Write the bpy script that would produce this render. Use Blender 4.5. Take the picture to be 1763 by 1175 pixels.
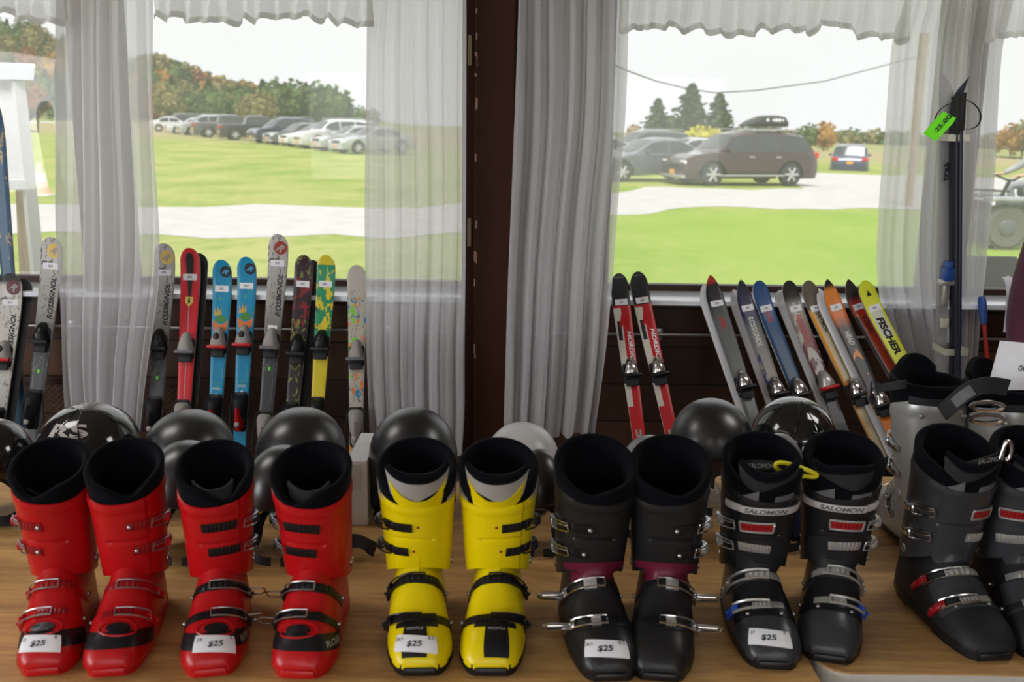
import bpy, bmesh, math, random
from mathutils import Vector, Matrix, noise
from mathutils.bvhtree import BVHTree
R = math.radians
PI = math.pi
for o in list(bpy.data.objects): bpy.data.objects.remove(o)
scn = bpy.context.scene
col = scn.collection
# ------------------------------------------------------------------ camera, world, sun, exposure
CAMZ = 1.68; TILT = R(12.2); ROLL = R(0.8); F = 35.0
W, H = 1763, 1175
FP = F / 36.0 * W
cam = bpy.data.objects.new('camera', bpy.data.cameras.new('camera')); col.objects.link(cam)
CM = Matrix.Rotation(PI/2 - TILT, 3, 'X') @ Matrix.Rotation(ROLL, 3, 'Z')
cam.matrix_world = Matrix.Translation((0, 0, CAMZ)) @ CM.to_4x4()
cam.data.lens = F; cam.data.sensor_width = 36; cam.data.clip_end = 3000; cam.data.clip_start = 0.05
cam.data.dof.use_dof = True; cam.data.dof.focus_distance = 2.7; cam.data.dof.aperture_fstop = 5.0
scn.camera = cam
scn.view_settings.view_transform = 'Standard'; scn.view_settings.look = 'None'
scn.view_settings.exposure = 0.0; scn.view_settings.gamma = 1.0; scn.view_settings.use_curve_mapping = False
world = bpy.data.worlds.new('overcast_sky'); scn.world = world; world.use_nodes = True
bg = world.node_tree.nodes['Background']
bg.inputs[0].default_value = (0.97, 0.98, 1.0, 1); bg.inputs[1].default_value = 1.15
sun = bpy.data.objects.new('sun', bpy.data.lights.new('sun', 'SUN')); col.objects.link(sun)
sun.data.energy = 4.0; sun.data.angle = R(25); sun.data.color = (1.0, 0.98, 0.95)
sun.rotation_euler = (R(32), 0, R(-12))        # shines from high behind the building towards +Y
def area(name, loc, size, power, rot=(0,0,0), color=(1,1,1)):
    l = bpy.data.lights.new(name, 'AREA'); l.shape = 'RECTANGLE'; l.size, l.size_y = size; l.energy = power; l.color = color
    o = bpy.data.objects.new(name, l); col.objects.link(o); o.location = loc; o.rotation_euler = rot
    return o
# added fill lights out of view: side, rear and dim ceiling panels
FILL_PANELS = [(-1.4, -1.7), (1.4, -1.7), (-2.0, 2.45), (2.0, 2.45)]
for (px_, py_) in FILL_PANELS:
    area('fill_panel_light', (px_, py_, 2.655), (1.15, 0.55), 10 if py_ < 0 else 8, color=(1.0, 0.975, 0.95))
area('side_fill_light', (-4.62, -0.75, 1.65), (1.25, 3.4), 135, (0, R(-90), 0), (.96, .98, 1))  # added fill from the left, brightening the boots' left sides
area('rear_fill_light', (0, -4.22, 1.65), (5.0, 1.25), 46, (R(90), 0, 0), (.97, .98, 1))  # added fill from behind the camera for boots, skis and wall

def ray(px, py):
    return (CM @ Vector(((px - W/2)/FP, -(py - H/2)/FP, -1.0))).normalized()
def atY(px, py, Y):
    d = ray(px, py); t = Y / d.y; return Vector((0, 0, CAMZ)) + d*t
def atZ(px, py, Z):
    d = ray(px, py); t = (Z - CAMZ)/d.z; return Vector((0, 0, CAMZ)) + d*t
def proj(p):
    q = CM.transposed() @ (Vector(p) - Vector((0, 0, CAMZ)))
    return (W/2 + FP*q.x/-q.z, H/2 - FP*q.y/-q.z)

# ------------------------------------------------------------------ tagging
def tag(o, label=None, cat=None, group=None, kind=None):
    if label: o['label'] = label
    if cat: o['category'] = cat
    if group: o['group'] = group
    if kind: o['kind'] = kind
    return o
def empty(name, loc=(0,0,0), label=None, cat=None, group=None, rz=0, scale=1):
    o = bpy.data.objects.new(name, None); col.objects.link(o); o.location = loc
    o.rotation_euler = (0, 0, rz); o.scale = (scale,)*3; o.empty_display_size = .05
    return tag(o, label, cat, group)
def copy_tree(o, parent=None):
    c = o.copy(); col.objects.link(c); c.parent = parent
    for ch in [x for x in bpy.data.objects if x.parent == o]: copy_tree(ch, c)
    return c
# ------------------------------------------------------------------ mesh builder
class MB:
    def __init__(s): s.v = []; s.f = []
    def add(s, vs, fs):
        n = len(s.v); s.v += [tuple(v) for v in vs]; s.f += [tuple(i+n for i in f) for f in fs]; return s
    def loft(s, rings, closed=True, cap0=True, cap1=True):
        n = len(rings[0]); vs = [p for r in rings for p in r]; fs = []
        for i in range(len(rings)-1):
            for j in range(n if closed else n-1):
                k = (j+1) % n
                fs.append((i*n+j, i*n+k, (i+1)*n+k, (i+1)*n+j))
        if closed and cap0: fs.append(tuple(range(n-1, -1, -1)))
        if closed and cap1: fs.append(tuple((len(rings)-1)*n+j for j in range(n)))
        return s.add(vs, fs)
    def box(s, c, size, bev=0.0, mat=None, seg=2):
        bm = bmesh.new(); bmesh.ops.create_cube(bm, size=1)
        bmesh.ops.scale(bm, vec=size, verts=bm.verts)
        if bev > 0: bmesh.ops.bevel(bm, geom=bm.edges[:], offset=bev, segments=seg, affect='EDGES', profile=.5)
        M = (mat if mat else Matrix.Identity(4))
        T = Matrix.Translation(c) @ M
        bm.verts.index_update()
        s.add([T @ v.co for v in bm.verts], [[v.index for v in f.verts] for f in bm.faces]); bm.free(); return s
    def tube(s, pts, r, seg=8, closed=False, cap=True):
        pts = [Vector(p) for p in pts]; n = len(pts); rings = []
        rr = r if isinstance(r, (list, tuple)) else [r]*n
        up = None
        for i, p in enumerate(pts):
            if closed: t = pts[(i+1) % n] - pts[i-1]
            else: t = pts[min(i+1, n-1)] - pts[max(i-1, 0)]
            t.normalize()
            if up is None:
                up = Vector((0, 0, 1)) if abs(t.z) < .9 else Vector((1, 0, 0))
            a = t.cross(up)
            if a.length < 1e-4: a = t.cross(Vector((0, 1, .1)))
            a.normalize(); b = a.cross(t).normalized(); up = b
            rings.append([p + (a*math.cos(2*PI*k/seg) + b*math.sin(2*PI*k/seg))*rr[i] for k in range(seg)])
        if closed: rings.append(rings[0])
        return s.loft(rings, True, cap and not closed, cap and not closed)
    def sphere(s, c, r, u=16, v=10, mat=None):
        if not isinstance(r, (tuple, list)): r = (r, r, r)
        rings = []
        for i in range(1, v):
            a = PI*i/v
            rings.append([Vector((r[0]*math.sin(a)*math.cos(2*PI*k/u), r[1]*math.sin(a)*math.sin(2*PI*k/u), r[2]*math.cos(a))) for k in range(u)])
        M = mat if mat else Matrix.Identity(3)
        rings = [[M @ p + Vector(c) for p in rg] for rg in rings]
        return s.loft(rings[::-1])
    def cyl(s, c, r, h, axis='z', seg=24, r2=None, bev=0):
        r2 = r if r2 is None else r2
        prof = [(r, 0), (r2, h)] if not bev else [(r-bev, 0), (r, bev), (r2, h-bev), (r2-bev, h)]
        rings = []
        for rad, z in prof:
            rg = []
            for k in range(seg):
                x, y = rad*math.cos(2*PI*k/seg), rad*math.sin(2*PI*k/seg)
                if axis == 'z': q = (x, y, z)
                elif axis == 'x': q = (z, x, y)
                else: q = (x, z, -y) if False else (y, z, x)
                rg.append(Vector(q)+Vector(c))
            rings.append(rg)
        return s.loft(rings)
    def build(s, name, mat, parent=None, smooth=True, uv=None, mats=None, mi=None):
        me = bpy.data.meshes.new(name); me.from_pydata(s.v, [], s.f); me.validate(); me.update()
        bm = bmesh.new(); bm.from_mesh(me); bmesh.ops.recalc_face_normals(bm, faces=bm.faces)
        if smooth:
            for e in bm.edges:
                e.smooth = not (len(e.link_faces) == 2 and e.calc_face_angle(0) > R(38))
            for f in bm.faces: f.smooth = True
        bm.to_mesh(me); bm.free()
        if uv:
            l = me.uv_layers.new(name='UVMap')
            for lp in me.loops: l.data[lp.index].uv = uv(me.vertices[lp.vertex_index].co)
        me.materials.append(mat)
        o = bpy.data.objects.new(name, me); col.objects.link(o)
        if parent: o.parent = parent
        return o
def cr(keys, x):
    """smooth interpolation through sorted (x, value) keys"""
    if x <= keys[0][0]: return keys[0][1]
    if x >= keys[-1][0]: return keys[-1][1]
    for i in range(len(keys)-1):
        if keys[i][0] <= x <= keys[i+1][0]:
            x0, y0 = keys[i]; x1, y1 = keys[i+1]
            m0 = (y1 - keys[i-1][1])/(x1 - keys[i-1][0]) if i > 0 else (y1-y0)/(x1-x0)
            m1 = (keys[i+2][1]-y0)/(keys[i+2][0]-x0) if i+2 < len(keys) else (y1-y0)/(x1-x0)
            h = x1-x0; t = (x-x0)/h
            return (2*t**3-3*t*t+1)*y0 + (t**3-2*t*t+t)*h*m0 + (-2*t**3+3*t*t)*y1 + (t**3-t*t)*h*m1
def lin(keys, x):
    if x <= keys[0][0]: return keys[0][1]
    for i in range(len(keys)-1):
        if x <= keys[i+1][0]:
            t = (x-keys[i][0])/(keys[i+1][0]-keys[i][0]); return keys[i][1]*(1-t)+keys[i+1][1]*t
    return keys[-1][1]
def sm(a, b, x):
    t = max(0, min(1, (x-a)/(b-a))); return t*t*(3-2*t)
# ------------------------------------------------------------------ materials
def mat(name, c, rough=.5, metal=0, spec=.4, var=0.0, vscale=30, bump=0, bscale=60, coat=0, sheen=0, c2=None):
    m = bpy.data.materials.new(name); m.use_nodes = True; nt = m.node_tree; b = nt.nodes['Principled BSDF']
    b.inputs['Roughness'].default_value = rough; b.inputs['Metallic'].default_value = metal
    b.inputs['Specular IOR Level'].default_value = spec
    b.inputs['Coat Weight'].default_value = coat; b.inputs['Coat Roughness'].default_value = .08
    b.inputs['Sheen Weight'].default_value = sheen; b.inputs['Sheen Roughness'].default_value = .4
    c = tuple(c)+(1,)
    tc = nt.nodes.new('ShaderNodeTexCoord')
    nz = nt.nodes.new('ShaderNodeTexNoise'); nz.inputs['Scale'].default_value = vscale; nz.inputs['Detail'].default_value = 4
    nt.links.new(tc.outputs['Object'], nz.inputs['Vector'])
    mx = nt.nodes.new('ShaderNodeMix'); mx.data_type = 'RGBA'
    v = var if var else .06
    if c2: a_, b_ = c, tuple(c2)+(1,)
    else: a_, b_ = tuple(x*(1-v) for x in c[:3])+(1,), tuple(min(1, x*(1+v)) for x in c[:3])+(1,)
    mx.inputs[6].default_value = a_; mx.inputs[7].default_value = b_
    nt.links.new(nz.outputs['Fac'], mx.inputs[0]); nt.links.new(mx.outputs[2], b.inputs['Base Color'])
    if bump:
        n2 = nt.nodes.new('ShaderNodeTexNoise'); n2.inputs['Scale'].default_value = bscale
        nt.links.new(tc.outputs['Object'], n2.inputs['Vector'])
        bp = nt.nodes.new('ShaderNodeBump'); bp.inputs['Strength'].default_value = bump; bp.inputs['Distance'].default_value = .002
        nt.links.new(n2.outputs['Fac'], bp.inputs['Height']); nt.links.new(bp.outputs[0], b.inputs['Normal'])
    return m
M = {}
M['red'] = mat('red_plastic', (.48, .005, .008), .33, var=.12, vscale=12)
M['red2'] = mat('dark_red_plastic', (.30, .008, .012), .35)
M['yellow'] = mat('yellow_plastic', (.80, .63, .002), .30, var=.05, vscale=10)
M['char'] = mat('charcoal_plastic', (.013, .013, .014), .38, var=.15)
M['grey_boot'] = mat('grey_plastic', (.040, .041, .046), .30, var=.15)
M['midgrey'] = mat('mid_grey_plastic', (.13, .13, .14), .45)
M['black'] = mat('black_plastic', (.008, .008, .010), .35)
M['blackmat'] = mat('matte_black', (.012, .012, .014), .6)
M['maroon'] = mat('maroon_plastic', (.13, .008, .03), .45)
M['silverplastic'] = mat('silver_plastic', (.42, .42, .41), .32, metal=.35, var=.1)
M['liner'] = mat('navy_black_felt', (.0022, .0027, .0048), .95, spec=.12, sheen=.03, bump=.4, bscale=400)
M['linergrey'] = mat('grey_liner_fabric', (.36, .34, .32), .8)
M['linerdark'] = mat('dark_grey_liner_fabric', (.022, .022, .025), .85)
M['chrome'] = mat('chrome', (.72, .72, .74), .18, metal=1)
M['steel'] = mat('brushed_steel', (.5, .5, .52), .35, metal=1)
M['alloy'] = mat('pale_alloy', (.55, .54, .52), .38, metal=.7)
M['white'] = mat('white_paper', (.80, .80, .84), .7, var=.02)
M['whiteband'] = mat('pearl_white_band', (.62, .60, .58), .35)
M['blue'] = mat('blue_lever', (.02, .09, .55), .3)
M['ink'] = mat('black_ink', (.02, .02, .03), .8)
M['helmet'] = mat('satin_black_helmet', (.010, .010, .012), .34, spec=.6, var=.1, coat=.35)
M['helmet'].node_tree.nodes['Principled BSDF'].inputs['Coat Roughness'].default_value = .28
M['hgloss'] = mat('gloss_black_helmet', (.008, .008, .009), .12, coat=.8)
M['hwhite'] = mat('white_helmet', (.62, .62, .64), .3)
M['hgrey'] = mat('silver_grey_helmet', (.20, .20, .21), .3)
M['navy'] = mat('navy_fabric', (.012, .02, .06), .8)
M['rubber'] = mat('black_rubber', (.015, .015, .015), .7)
M['yellowstrap'] = mat('yellow_rubber', (.85, .62, .02), .45)
M['hook'] = mat('yellow_hook', (.80, .72, .02), .4)
M['greentag'] = mat('neon_green_card', (.16, .80, .01), .6)
M['greendot'] = mat('green_sticker', (.16, .75, .03), .6)
M['postbrown'] = mat('brown_painted_post', (.040, .014, .006), .55, spec=.12, var=.2, vscale=8, bump=.2, bscale=25)
M['darkwood'] = mat('dark_brown_trim', (.045, .018, .010), .5, var=.3)
M['sill'] = mat('white_painted_sill', (.80, .84, .92), .22, coat=.6)
M['wallpaint'] = mat('brown_wood_wall', (.16, .10, .06), .7)
M['ceil'] = mat('cream_ceiling', (.48, .44, .38), .85)
M['floor'] = mat('brown_floor', (.10, .065, .045), .5, var=.3, vscale=5)
M['tableside'] = mat('cream_table_edge', (.62, .58, .52), .5)
M['cardboard'] = mat('white_cardboard', (.70, .69, .70), .7)
M['orange'] = mat('orange_plastic', (.9, .25, .02), .5)

def wood(name, c1, c2, scale=(1, 1, 1), rough=.35, rings=3.0):
    m = bpy.data.materials.new(name); m.use_nodes = True; nt = m.node_tree; b = nt.nodes['Principled BSDF']
    tc = nt.nodes.new('ShaderNodeTexCoord'); mp = nt.nodes.new('ShaderNodeMapping'); mp.inputs['Scale'].default_value = scale
    nt.links.new(tc.outputs['Object'], mp.inputs[0])
    n1 = nt.nodes.new('ShaderNodeTexNoise'); n1.inputs['Scale'].default_value = rings; n1.inputs['Detail'].default_value = 6; n1.inputs['Distortion'].default_value = 1.2
    w = nt.nodes.new('ShaderNodeTexNoise'); w.inputs['Scale'].default_value = rings*9; w.inputs['Detail'].default_value = 3
    nt.links.new(mp.outputs[0], n1.inputs[0]); nt.links.new(mp.outputs[0], w.inputs[0])
    ad = nt.nodes.new('ShaderNodeMath'); ad.operation = 'MULTIPLY_ADD'; ad.inputs[1].default_value = .5
    nt.links.new(w.outputs['Fac'], ad.inputs[0]); nt.links.new(n1.outputs['Fac'], ad.inputs[2])
    rp = nt.nodes.new('ShaderNodeValToRGB'); rp.color_ramp.elements[0].position = .55; rp.color_ramp.elements[0].color = tuple(c2)+(1,)
    rp.color_ramp.elements[1].position = .95; rp.color_ramp.elements[1].color = tuple(c1)+(1,)
    nt.links.new(ad.outputs[0], rp.inputs[0]); nt.links.new(rp.outputs[0], b.inputs['Base Color'])
    b.inputs['Roughness'].default_value = rough
    return m
M['table'] = wood('oak_laminate', (.64, .37, .13), (.34, .175, .055), (1.2, 9, 3), .6, 1.6)
M['post'] = wood('weathered_wood', (.62, .50, .36), (.42, .30, .19), (4, 4, .6), .7, 3)

def panelling():
    m = bpy.data.materials.new('dark_plank_panelling'); m.use_nodes = True; nt = m.node_tree; b = nt.nodes['Principled BSDF']
    tc = nt.nodes.new('ShaderNodeTexCoord'); mp = nt.nodes.new('ShaderNodeMapping')
    mp.inputs['Rotation'].default_value = (R(90), 0, 0)
    nt.links.new(tc.outputs['Object'], mp.inputs[0])
    br = nt.nodes.new('ShaderNodeTexBrick'); br.inputs['Scale'].default_value = 1.0
    br.inputs['Color1'].default_value = (.17, .065, .02, 1); br.inputs['Color2'].default_value = (.055, .022, .010, 1); br.inputs['Mortar'].default_value = (.004, .002, .002, 1)
    br.inputs['Brick Width'].default_value = 1.3; br.inputs['Row Height'].default_value = .16; br.inputs['Mortar Size'].default_value = .004; br.offset = 0
    nt.links.new(mp.outputs[0], br.inputs[0])
    n = nt.nodes.new('ShaderNodeTexNoise'); n.inputs['Scale'].default_value = 5; n.inputs['Detail'].default_value = 6
    nt.links.new(tc.outputs['Object'], n.inputs[0])
    mx = nt.nodes.new('ShaderNodeMix'); mx.data_type = 'RGBA'; mx.blend_type = 'MULTIPLY'; mx.inputs[0].default_value = .7
    nt.links.new(br.outputs[0], mx.inputs[6]); nt.links.new(n.outputs['Fac'], mx.inputs[7]); nt.links.new(mx.outputs[2], b.inputs['Base Color'])
    b.inputs['Roughness'].default_value = .5
    return m
M['panel'] = panelling()

def curtain_mat(name, c, trans=.5, see=.12):
    m = bpy.data.materials.new(name); m.use_nodes = True; nt = m.node_tree
    nt.nodes.remove(nt.nodes['Principled BSDF']); out = nt.nodes['Material Output']
    d = nt.nodes.new('ShaderNodeBsdfDiffuse'); t = nt.nodes.new('ShaderNodeBsdfTranslucent'); tr = nt.nodes.new('ShaderNodeBsdfTransparent')
    tc = nt.nodes.new('ShaderNodeTexCoord'); mp = nt.nodes.new('ShaderNodeMapping'); mp.inputs['Scale'].default_value = (900, 900, 60)
    n = nt.nodes.new('ShaderNodeTexNoise'); n.inputs['Scale'].default_value = 1.0
    nt.links.new(tc.outputs['Object'], mp.inputs[0]); nt.links.new(mp.outputs[0], n.inputs[0])
    rp = nt.nodes.new('ShaderNodeValToRGB'); rp.color_ramp.elements[0].color = tuple(x*.94 for x in c)+(1,); rp.color_ramp.elements[1].color = tuple(c)+(1,)
    nt.links.new(n.outputs['Fac'], rp.inputs[0]); nt.links.new(rp.outputs[0], d.inputs[0]); nt.links.new(rp.outputs[0], t.inputs[0])
    a = nt.nodes.new('ShaderNodeMixShader'); a.inputs[0].default_value = trans
    nt.links.new(d.outputs[0], a.inputs[1]); nt.links.new(t.outputs[0], a.inputs[2])
    b = nt.nodes.new('ShaderNodeMixShader'); b.inputs[0].default_value = see
    nt.links.new(a.outputs[0], b.inputs[1]); nt.links.new(tr.outputs[0], b.inputs[2]); nt.links.new(b.outputs[0], out.inputs[0])
    return m
M['curtain'] = curtain_mat('white_voile', (.97, .965, .99), .66, .27)
M['valance'] = curtain_mat('white_organza', (.86, .86, .84), .5, .30)
M['mesh'] = mat('grey_expanded_metal', (.16, .15, .15), .4, metal=.8)

def glass_mat():
    m = bpy.data.materials.new('window_glass'); m.use_nodes = True; nt = m.node_tree
    nt.nodes.remove(nt.nodes['Principled BSDF']); out = nt.nodes['Material Output']
    tr = nt.nodes.new('ShaderNodeBsdfTransparent'); g = nt.nodes.new('ShaderNodeBsdfGlossy'); g.inputs['Roughness'].default_value = .02
    lw = nt.nodes.new('ShaderNodeFresnel'); lw.inputs[0].default_value = 1.3
    haze_veil = nt.nodes.new('ShaderNodeBsdfTranslucent'); haze_veil.inputs[0].default_value = (.9, .9, .9, 1)  # translucent veil in the glass imitates haze over the outdoor view
    tc = nt.nodes.new('ShaderNodeTexCoord'); n = nt.nodes.new('ShaderNodeTexNoise'); n.inputs['Scale'].default_value = 1.5
    nt.links.new(tc.outputs['Object'], n.inputs[0])
    mr = nt.nodes.new('ShaderNodeMapRange'); mr.inputs[3].default_value = .09; mr.inputs[4].default_value = .17
    nt.links.new(n.outputs['Fac'], mr.inputs[0])
    a = nt.nodes.new('ShaderNodeMixShader'); nt.links.new(lw.outputs[0], a.inputs[0]); nt.links.new(tr.outputs[0], a.inputs[1]); nt.links.new(g.outputs[0], a.inputs[2])
    b = nt.nodes.new('ShaderNodeMixShader'); nt.links.new(mr.outputs[0], b.inputs[0]); nt.links.new(a.outputs[0], b.inputs[1]); nt.links.new(haze_veil.outputs[0], b.inputs[2])
    nt.links.new(b.outputs[0], out.inputs[0])
    return m
M['glass'] = glass_mat()

# ------------------------------------------------------------------ text meshes
_T = {}
def TXT(s, bold=0.0, shear=0.0):
    k = (s, bold, shear)
    if k in _T: return _T[k]
    c = bpy.data.curves.new('t', 'FONT'); c.body = s; c.align_x = 'CENTER'; c.align_y = 'CENTER'; c.offset = bold; c.shear = shear
    c.resolution_u = 3
    o = bpy.data.objects.new('t', c); col.objects.link(o)
    dg = bpy.context.evaluated_depsgraph_get(); dg.update()
    me = bpy.data.meshes.new_from_object(o.evaluated_get(dg))
    vs = [(v.co.x, v.co.y) for v in me.vertices]; fs = [tuple(p.vertices) for p in me.polygons]
    xs = [v[0] for v in vs]; ys = [v[1] for v in vs]
    cx, cy, h = (min(xs)+max(xs))/2, (min(ys)+max(ys))/2, max(ys)-min(ys)
    vs = [((x-cx)/h, (y-cy)/h) for x, y in vs]
    bpy.data.objects.remove(o); bpy.data.meshes.remove(me); bpy.data.curves.remove(c)
    _T[k] = (vs, fs, (max(xs)-min(xs))/h); return _T[k]
def put_text(mb, s, fn, h, w=None, bold=.02, shear=0.0, cx=0, cy=0, rot=0):
    vs, fs, asp = TXT(s, bold, shear)
    sx = h if w is None else w/asp
    out = []
    for x, y in vs:
        a, b = x*sx, y*h
        c_, s_ = math.cos(rot), math.sin(rot)
        out.append(fn(cx + a*c_ - b*s_, cy + a*s_ + b*c_))
    mb.add(out, fs)

# ================================================================== THE ROOM
WY = 4.0      # inner face of the window wall
XL, XR, YB, ZC = -4.6, 4.6, -4.2, 2.70
def struct(name, mb, m, smooth=False):
    o = mb.build(name, m, None, smooth); o['kind'] = 'structure'; return o
struct('floor', MB().box((0, -.1, -.05), (XR-XL+.3, WY-YB+.3, .1)), M['floor'])
struct('ceiling', MB().box((0, -.1, ZC+.1), (XR-XL+.7, WY-YB+.9, .2)), M['ceil'])
wl_ = MB()
for (y0, y1, z0, z1) in ((YB, -2.5, 0, ZC), (1.0, WY+.1, 0, ZC), (-2.5, 1.0, 0, 1.0), (-2.5, 1.0, 2.3, ZC)): wl_.box((XL-.1, (y0+y1)/2, (z0+z1)/2), (.2, y1-y0, z1-z0))
struct('wall_left', wl_, M['wallpaint'])
struct('wall_right', MB().box((XR+.1, -.1, ZC/2), (.2, WY-YB+.2, ZC)), M['wallpaint'])
wb_ = MB()
for (x0, x1, z0, z1) in ((XL-.2, -2.6, 0, ZC), (2.6, XR+.2, 0, ZC), (-2.6, 2.6, 0, 1.0), (-2.6, 2.6, 2.3, ZC)): wb_.box(((x0+x1)/2, YB-.1, (z0+z1)/2), (x1-x0, .2, z1-z0))
struct('wall_back', wb_, M['wallpaint'])
SILL = 1.02; HEAD = 2.36
def X(px, Y=WY, py=400): return atY(px, py, Y).x
WINS = [(X(-420), X(140)), (X(205), X(806)), (X(1040), X(1618)), (X(1668), XR-.3)]
wf = MB()
wf.box((0, WY+.08, SILL/2-.01), (XR-XL, .16, SILL-.02))
wf.box((0, WY+.08, (HEAD+ZC)/2), (XR-XL, .16, ZC-HEAD))
edges = [XL] + [e for w_ in WINS for e in w_] + [XR]
for i in range(0, len(edges), 2):
    a, b = edges[i], edges[i+1]
    wf.box(((a+b)/2, WY+.08, (SILL+HEAD)/2-.01), (b-a, .16, HEAD-SILL+.02))
struct('wall_front', wf, M['panel'])
for i, (a, b) in enumerate(WINS):
    fr = MB()
    for zz in (SILL+.012, HEAD-.02): fr.box(((a+b)/2, WY+.11, zz), (b-a, .05, .03 if zz > 2 else .024))
    for xx in (a+.015, b-.015): fr.box((xx, WY+.11, (SILL+HEAD)/2), (.03, .05, HEAD-SILL))
    fo = fr.build('window_%d' % (i+1), M['darkwood'], None, False); fo['kind'] = 'structure'
    g = MB().box(((a+b)/2, WY+.115, (SILL+HEAD)/2), (b-a-.04, .004, HEAD-SILL-.04)).build('pane', M['glass'], fo, False)
for i, (a, b) in enumerate([(XL+.02, X(806)), (X(1040), XR-.02)]):
    o = MB().box(((a+b)/2, WY-.02, SILL-.011), (b-a, .27, .020), .003).build('window_sill', M['sill'], None, False)
    o.name = 'trim_%d' % (i+1); o['kind'] = 'structure'
struct('baseboard_front', MB().box((0, WY-.012, .06), (XR-XL-.05, .02, .12), .003), M['darkwood'])
for nm, c_, sz in (('window_5', (XL-.08, -.75, 1.65), (.05, 3.5, 1.3)), ('window_6', (0, YB-.08, 1.65), (5.2, .05, 1.3))):  # unseen window frames added where the side and rear fill enters
    fr = MB(); lx = sz[0] > 1; w_ = max(sz[0], sz[1])
    for k in range(4):
        t = -w_/2+.03+(w_-.06)*k/3; fr.box((c_[0]+(t if lx else 0), c_[1]+(0 if lx else t), c_[2]), (.05, .05, 1.3))
    for z in (1.02, 2.28): fr.box((c_[0], c_[1], z), (sz[0], sz[1], .04))
    fo = fr.build(nm, M['sill'], None, False); fo['kind'] = 'structure'
# brown post between the two windows
pa, pb = atY(817, 300, 3.72).x, atY(884, 300, 3.72).x
pm = MB().box(((pa+pb)/2, 3.80, 1.35), (pb-pa, .16, 2.70), .004)
pm.box((pa-.022, 3.87, 1.35), (.045, .12, 2.70), .003)
post = pm.build('wooden_post', M['postbrown'], None, False)
tag(post, 'brown painted square post between the two windows with chipped corner', 'post')
rnd = random.Random(5)
ch = MB()
for k in range(16):
    z = .80 + rnd.random()**.8*1.4
    ch.box((pa+.002+rnd.uniform(0, .006), 3.7195, z), (rnd.uniform(.003, .008), .002, rnd.uniform(.01, .04)))
ch.build('paint_chip', mat('bare_wood_chip', (.42, .24, .17), .8), post, False)['label'] = 'pale bare wood where the paint has chipped'
for z in (1.28, 1.95): MB().box((pa-.022, 3.806, z), (.016, .006, .11), .002).build('hinge', mat('dull_brass', (.2, .15, .09), .5, metal=.7), post, False)
# metal rail on the panelling
rail = MB(); rail.tube([(XL+.1, WY-.02, .855), (XR-.1, WY-.02, .855)], .009, 8)
for x in (-3.4, -1.8, -.5, .6, 1.7, 3.1): rail.box((x, WY-.01, .855), (.03, .02, .05), .003)
tag(rail.build('metal_rail', M['steel']), 'thin grey metal pipe running along the plank wall under the windows', 'rail')
# expanded metal heater grille low on the left
gx0, gx1 = X(-160), X(300)
def grille():
    mb = MB(); z0, z1 = .2, .62
    nx = 60; n = 0
    s = .026
    r_ = 0
    z = z0
    while z < z1:
        for k in range(int((gx1-gx0)/s)):
            xx = gx0 + k*s
            if r_ % 2 == 0: pa_, pb_ = (xx, z), (xx+s, z+.012)
            else: pa_, pb_ = (xx+s, z), (xx, z+.012)
            mb.add([(pa_[0], WY-.05, pa_[1]), (pb_[0], WY-.05, pb_[1]), (pb_[0], WY-.052, pb_[1]+.003), (pa_[0], WY-.052, pa_[1]+.003)], [(0, 1, 2, 3)])
        z += .012; r_ += 1
    return mb
g = empty('heater_grille', ((gx0+gx1)/2, WY-.04, 0), 'rusty expanded metal heater cover low on the plank wall', 'grille')
o = grille().build('mesh_panel', M['mesh'], g, False); o.location = -g.location
fm = MB()
for z in (.185, .635): fm.box(((gx0+gx1)/2, WY-.045, z), (gx1-gx0+.04, .03, .03), .003)
for x in (gx0-.01, gx1+.01): fm.box((x, WY-.045, .32), (.03, .03, .64), .003)
o = fm.build('frame', M['darkwood'], g, False); o.location = -g.location
# glowing ceiling panels added as fill light, out of view
fill_glow = bpy.data.materials.new('fill_panel_glow'); fill_glow.use_nodes = True
fill_glow.node_tree.nodes['Principled BSDF'].inputs['Emission Color'].default_value = (1, .98, .94, 1)
fill_glow.node_tree.nodes['Principled BSDF'].inputs['Emission Strength'].default_value = 4
for (x, y) in FILL_PANELS:
    e = empty('ceiling_fill_panel', (x, y, ZC), 'flat rectangular ceiling panel lamp above the tables', 'ceiling lamp', 'ceiling panel lamps')
    MB().box((0, 0, -.012), (1.24, .64, .024), .004).build('housing', M['white'], e, False)
    MB().box((0, 0, -.027), (1.15, .55, .006)).build('glow_plate', fill_glow, e, False)

# ================================================================== CURTAINS
def curtain(name, left, right, Y, label, seed, amp=.022, py0=-60, py1=760, folds=7, tie=None, m='curtain'):
    """left/right: lists of (py, px) edges at depth Y"""
    rn = random.Random(seed); nz = 60; nx = 110
    rings = []
    ph = [rn.uniform(0, 6.28) for _ in range(6)]
    for i in range(nz+1):
        py = py0 + (py1-py0)*i/nz
        a, b = cr(left, py), cr(right, py)
        rg = []
        t = i/nz
        for j in range(nx+1):
            u = j/nx
            uu = u + .012*math.sin(3*t*PI+ph[0]) + .01*math.sin(7*u+5*t+ph[5])
            w = math.sin(2*PI*folds*uu+ph[1]) + .55*math.sin(2*PI*folds*1.73*uu+ph[2]+1.5*t) + .35*math.sin(2*PI*folds*.51*uu+ph[3])
            w2 = math.cos(2*PI*folds*uu+ph[1])
            px = a + (b-a)*u + w2*(b-a)/folds*.10*math.sin(PI*u)
            pyy = py + (4*math.sin(9*u+ph[4]) if i == nz else 0)
            p = atY(px, pyy, Y)
            A = amp*(.55+.6*t)
            p.y = Y + A*w
            rg.append(p)
        rings.append(rg)
    mb = MB(); mb.loft(rings, closed=False)
    o = mb.build(name, M[m])
    return tag(o, label, 'curtain')
CY = 3.66
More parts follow.
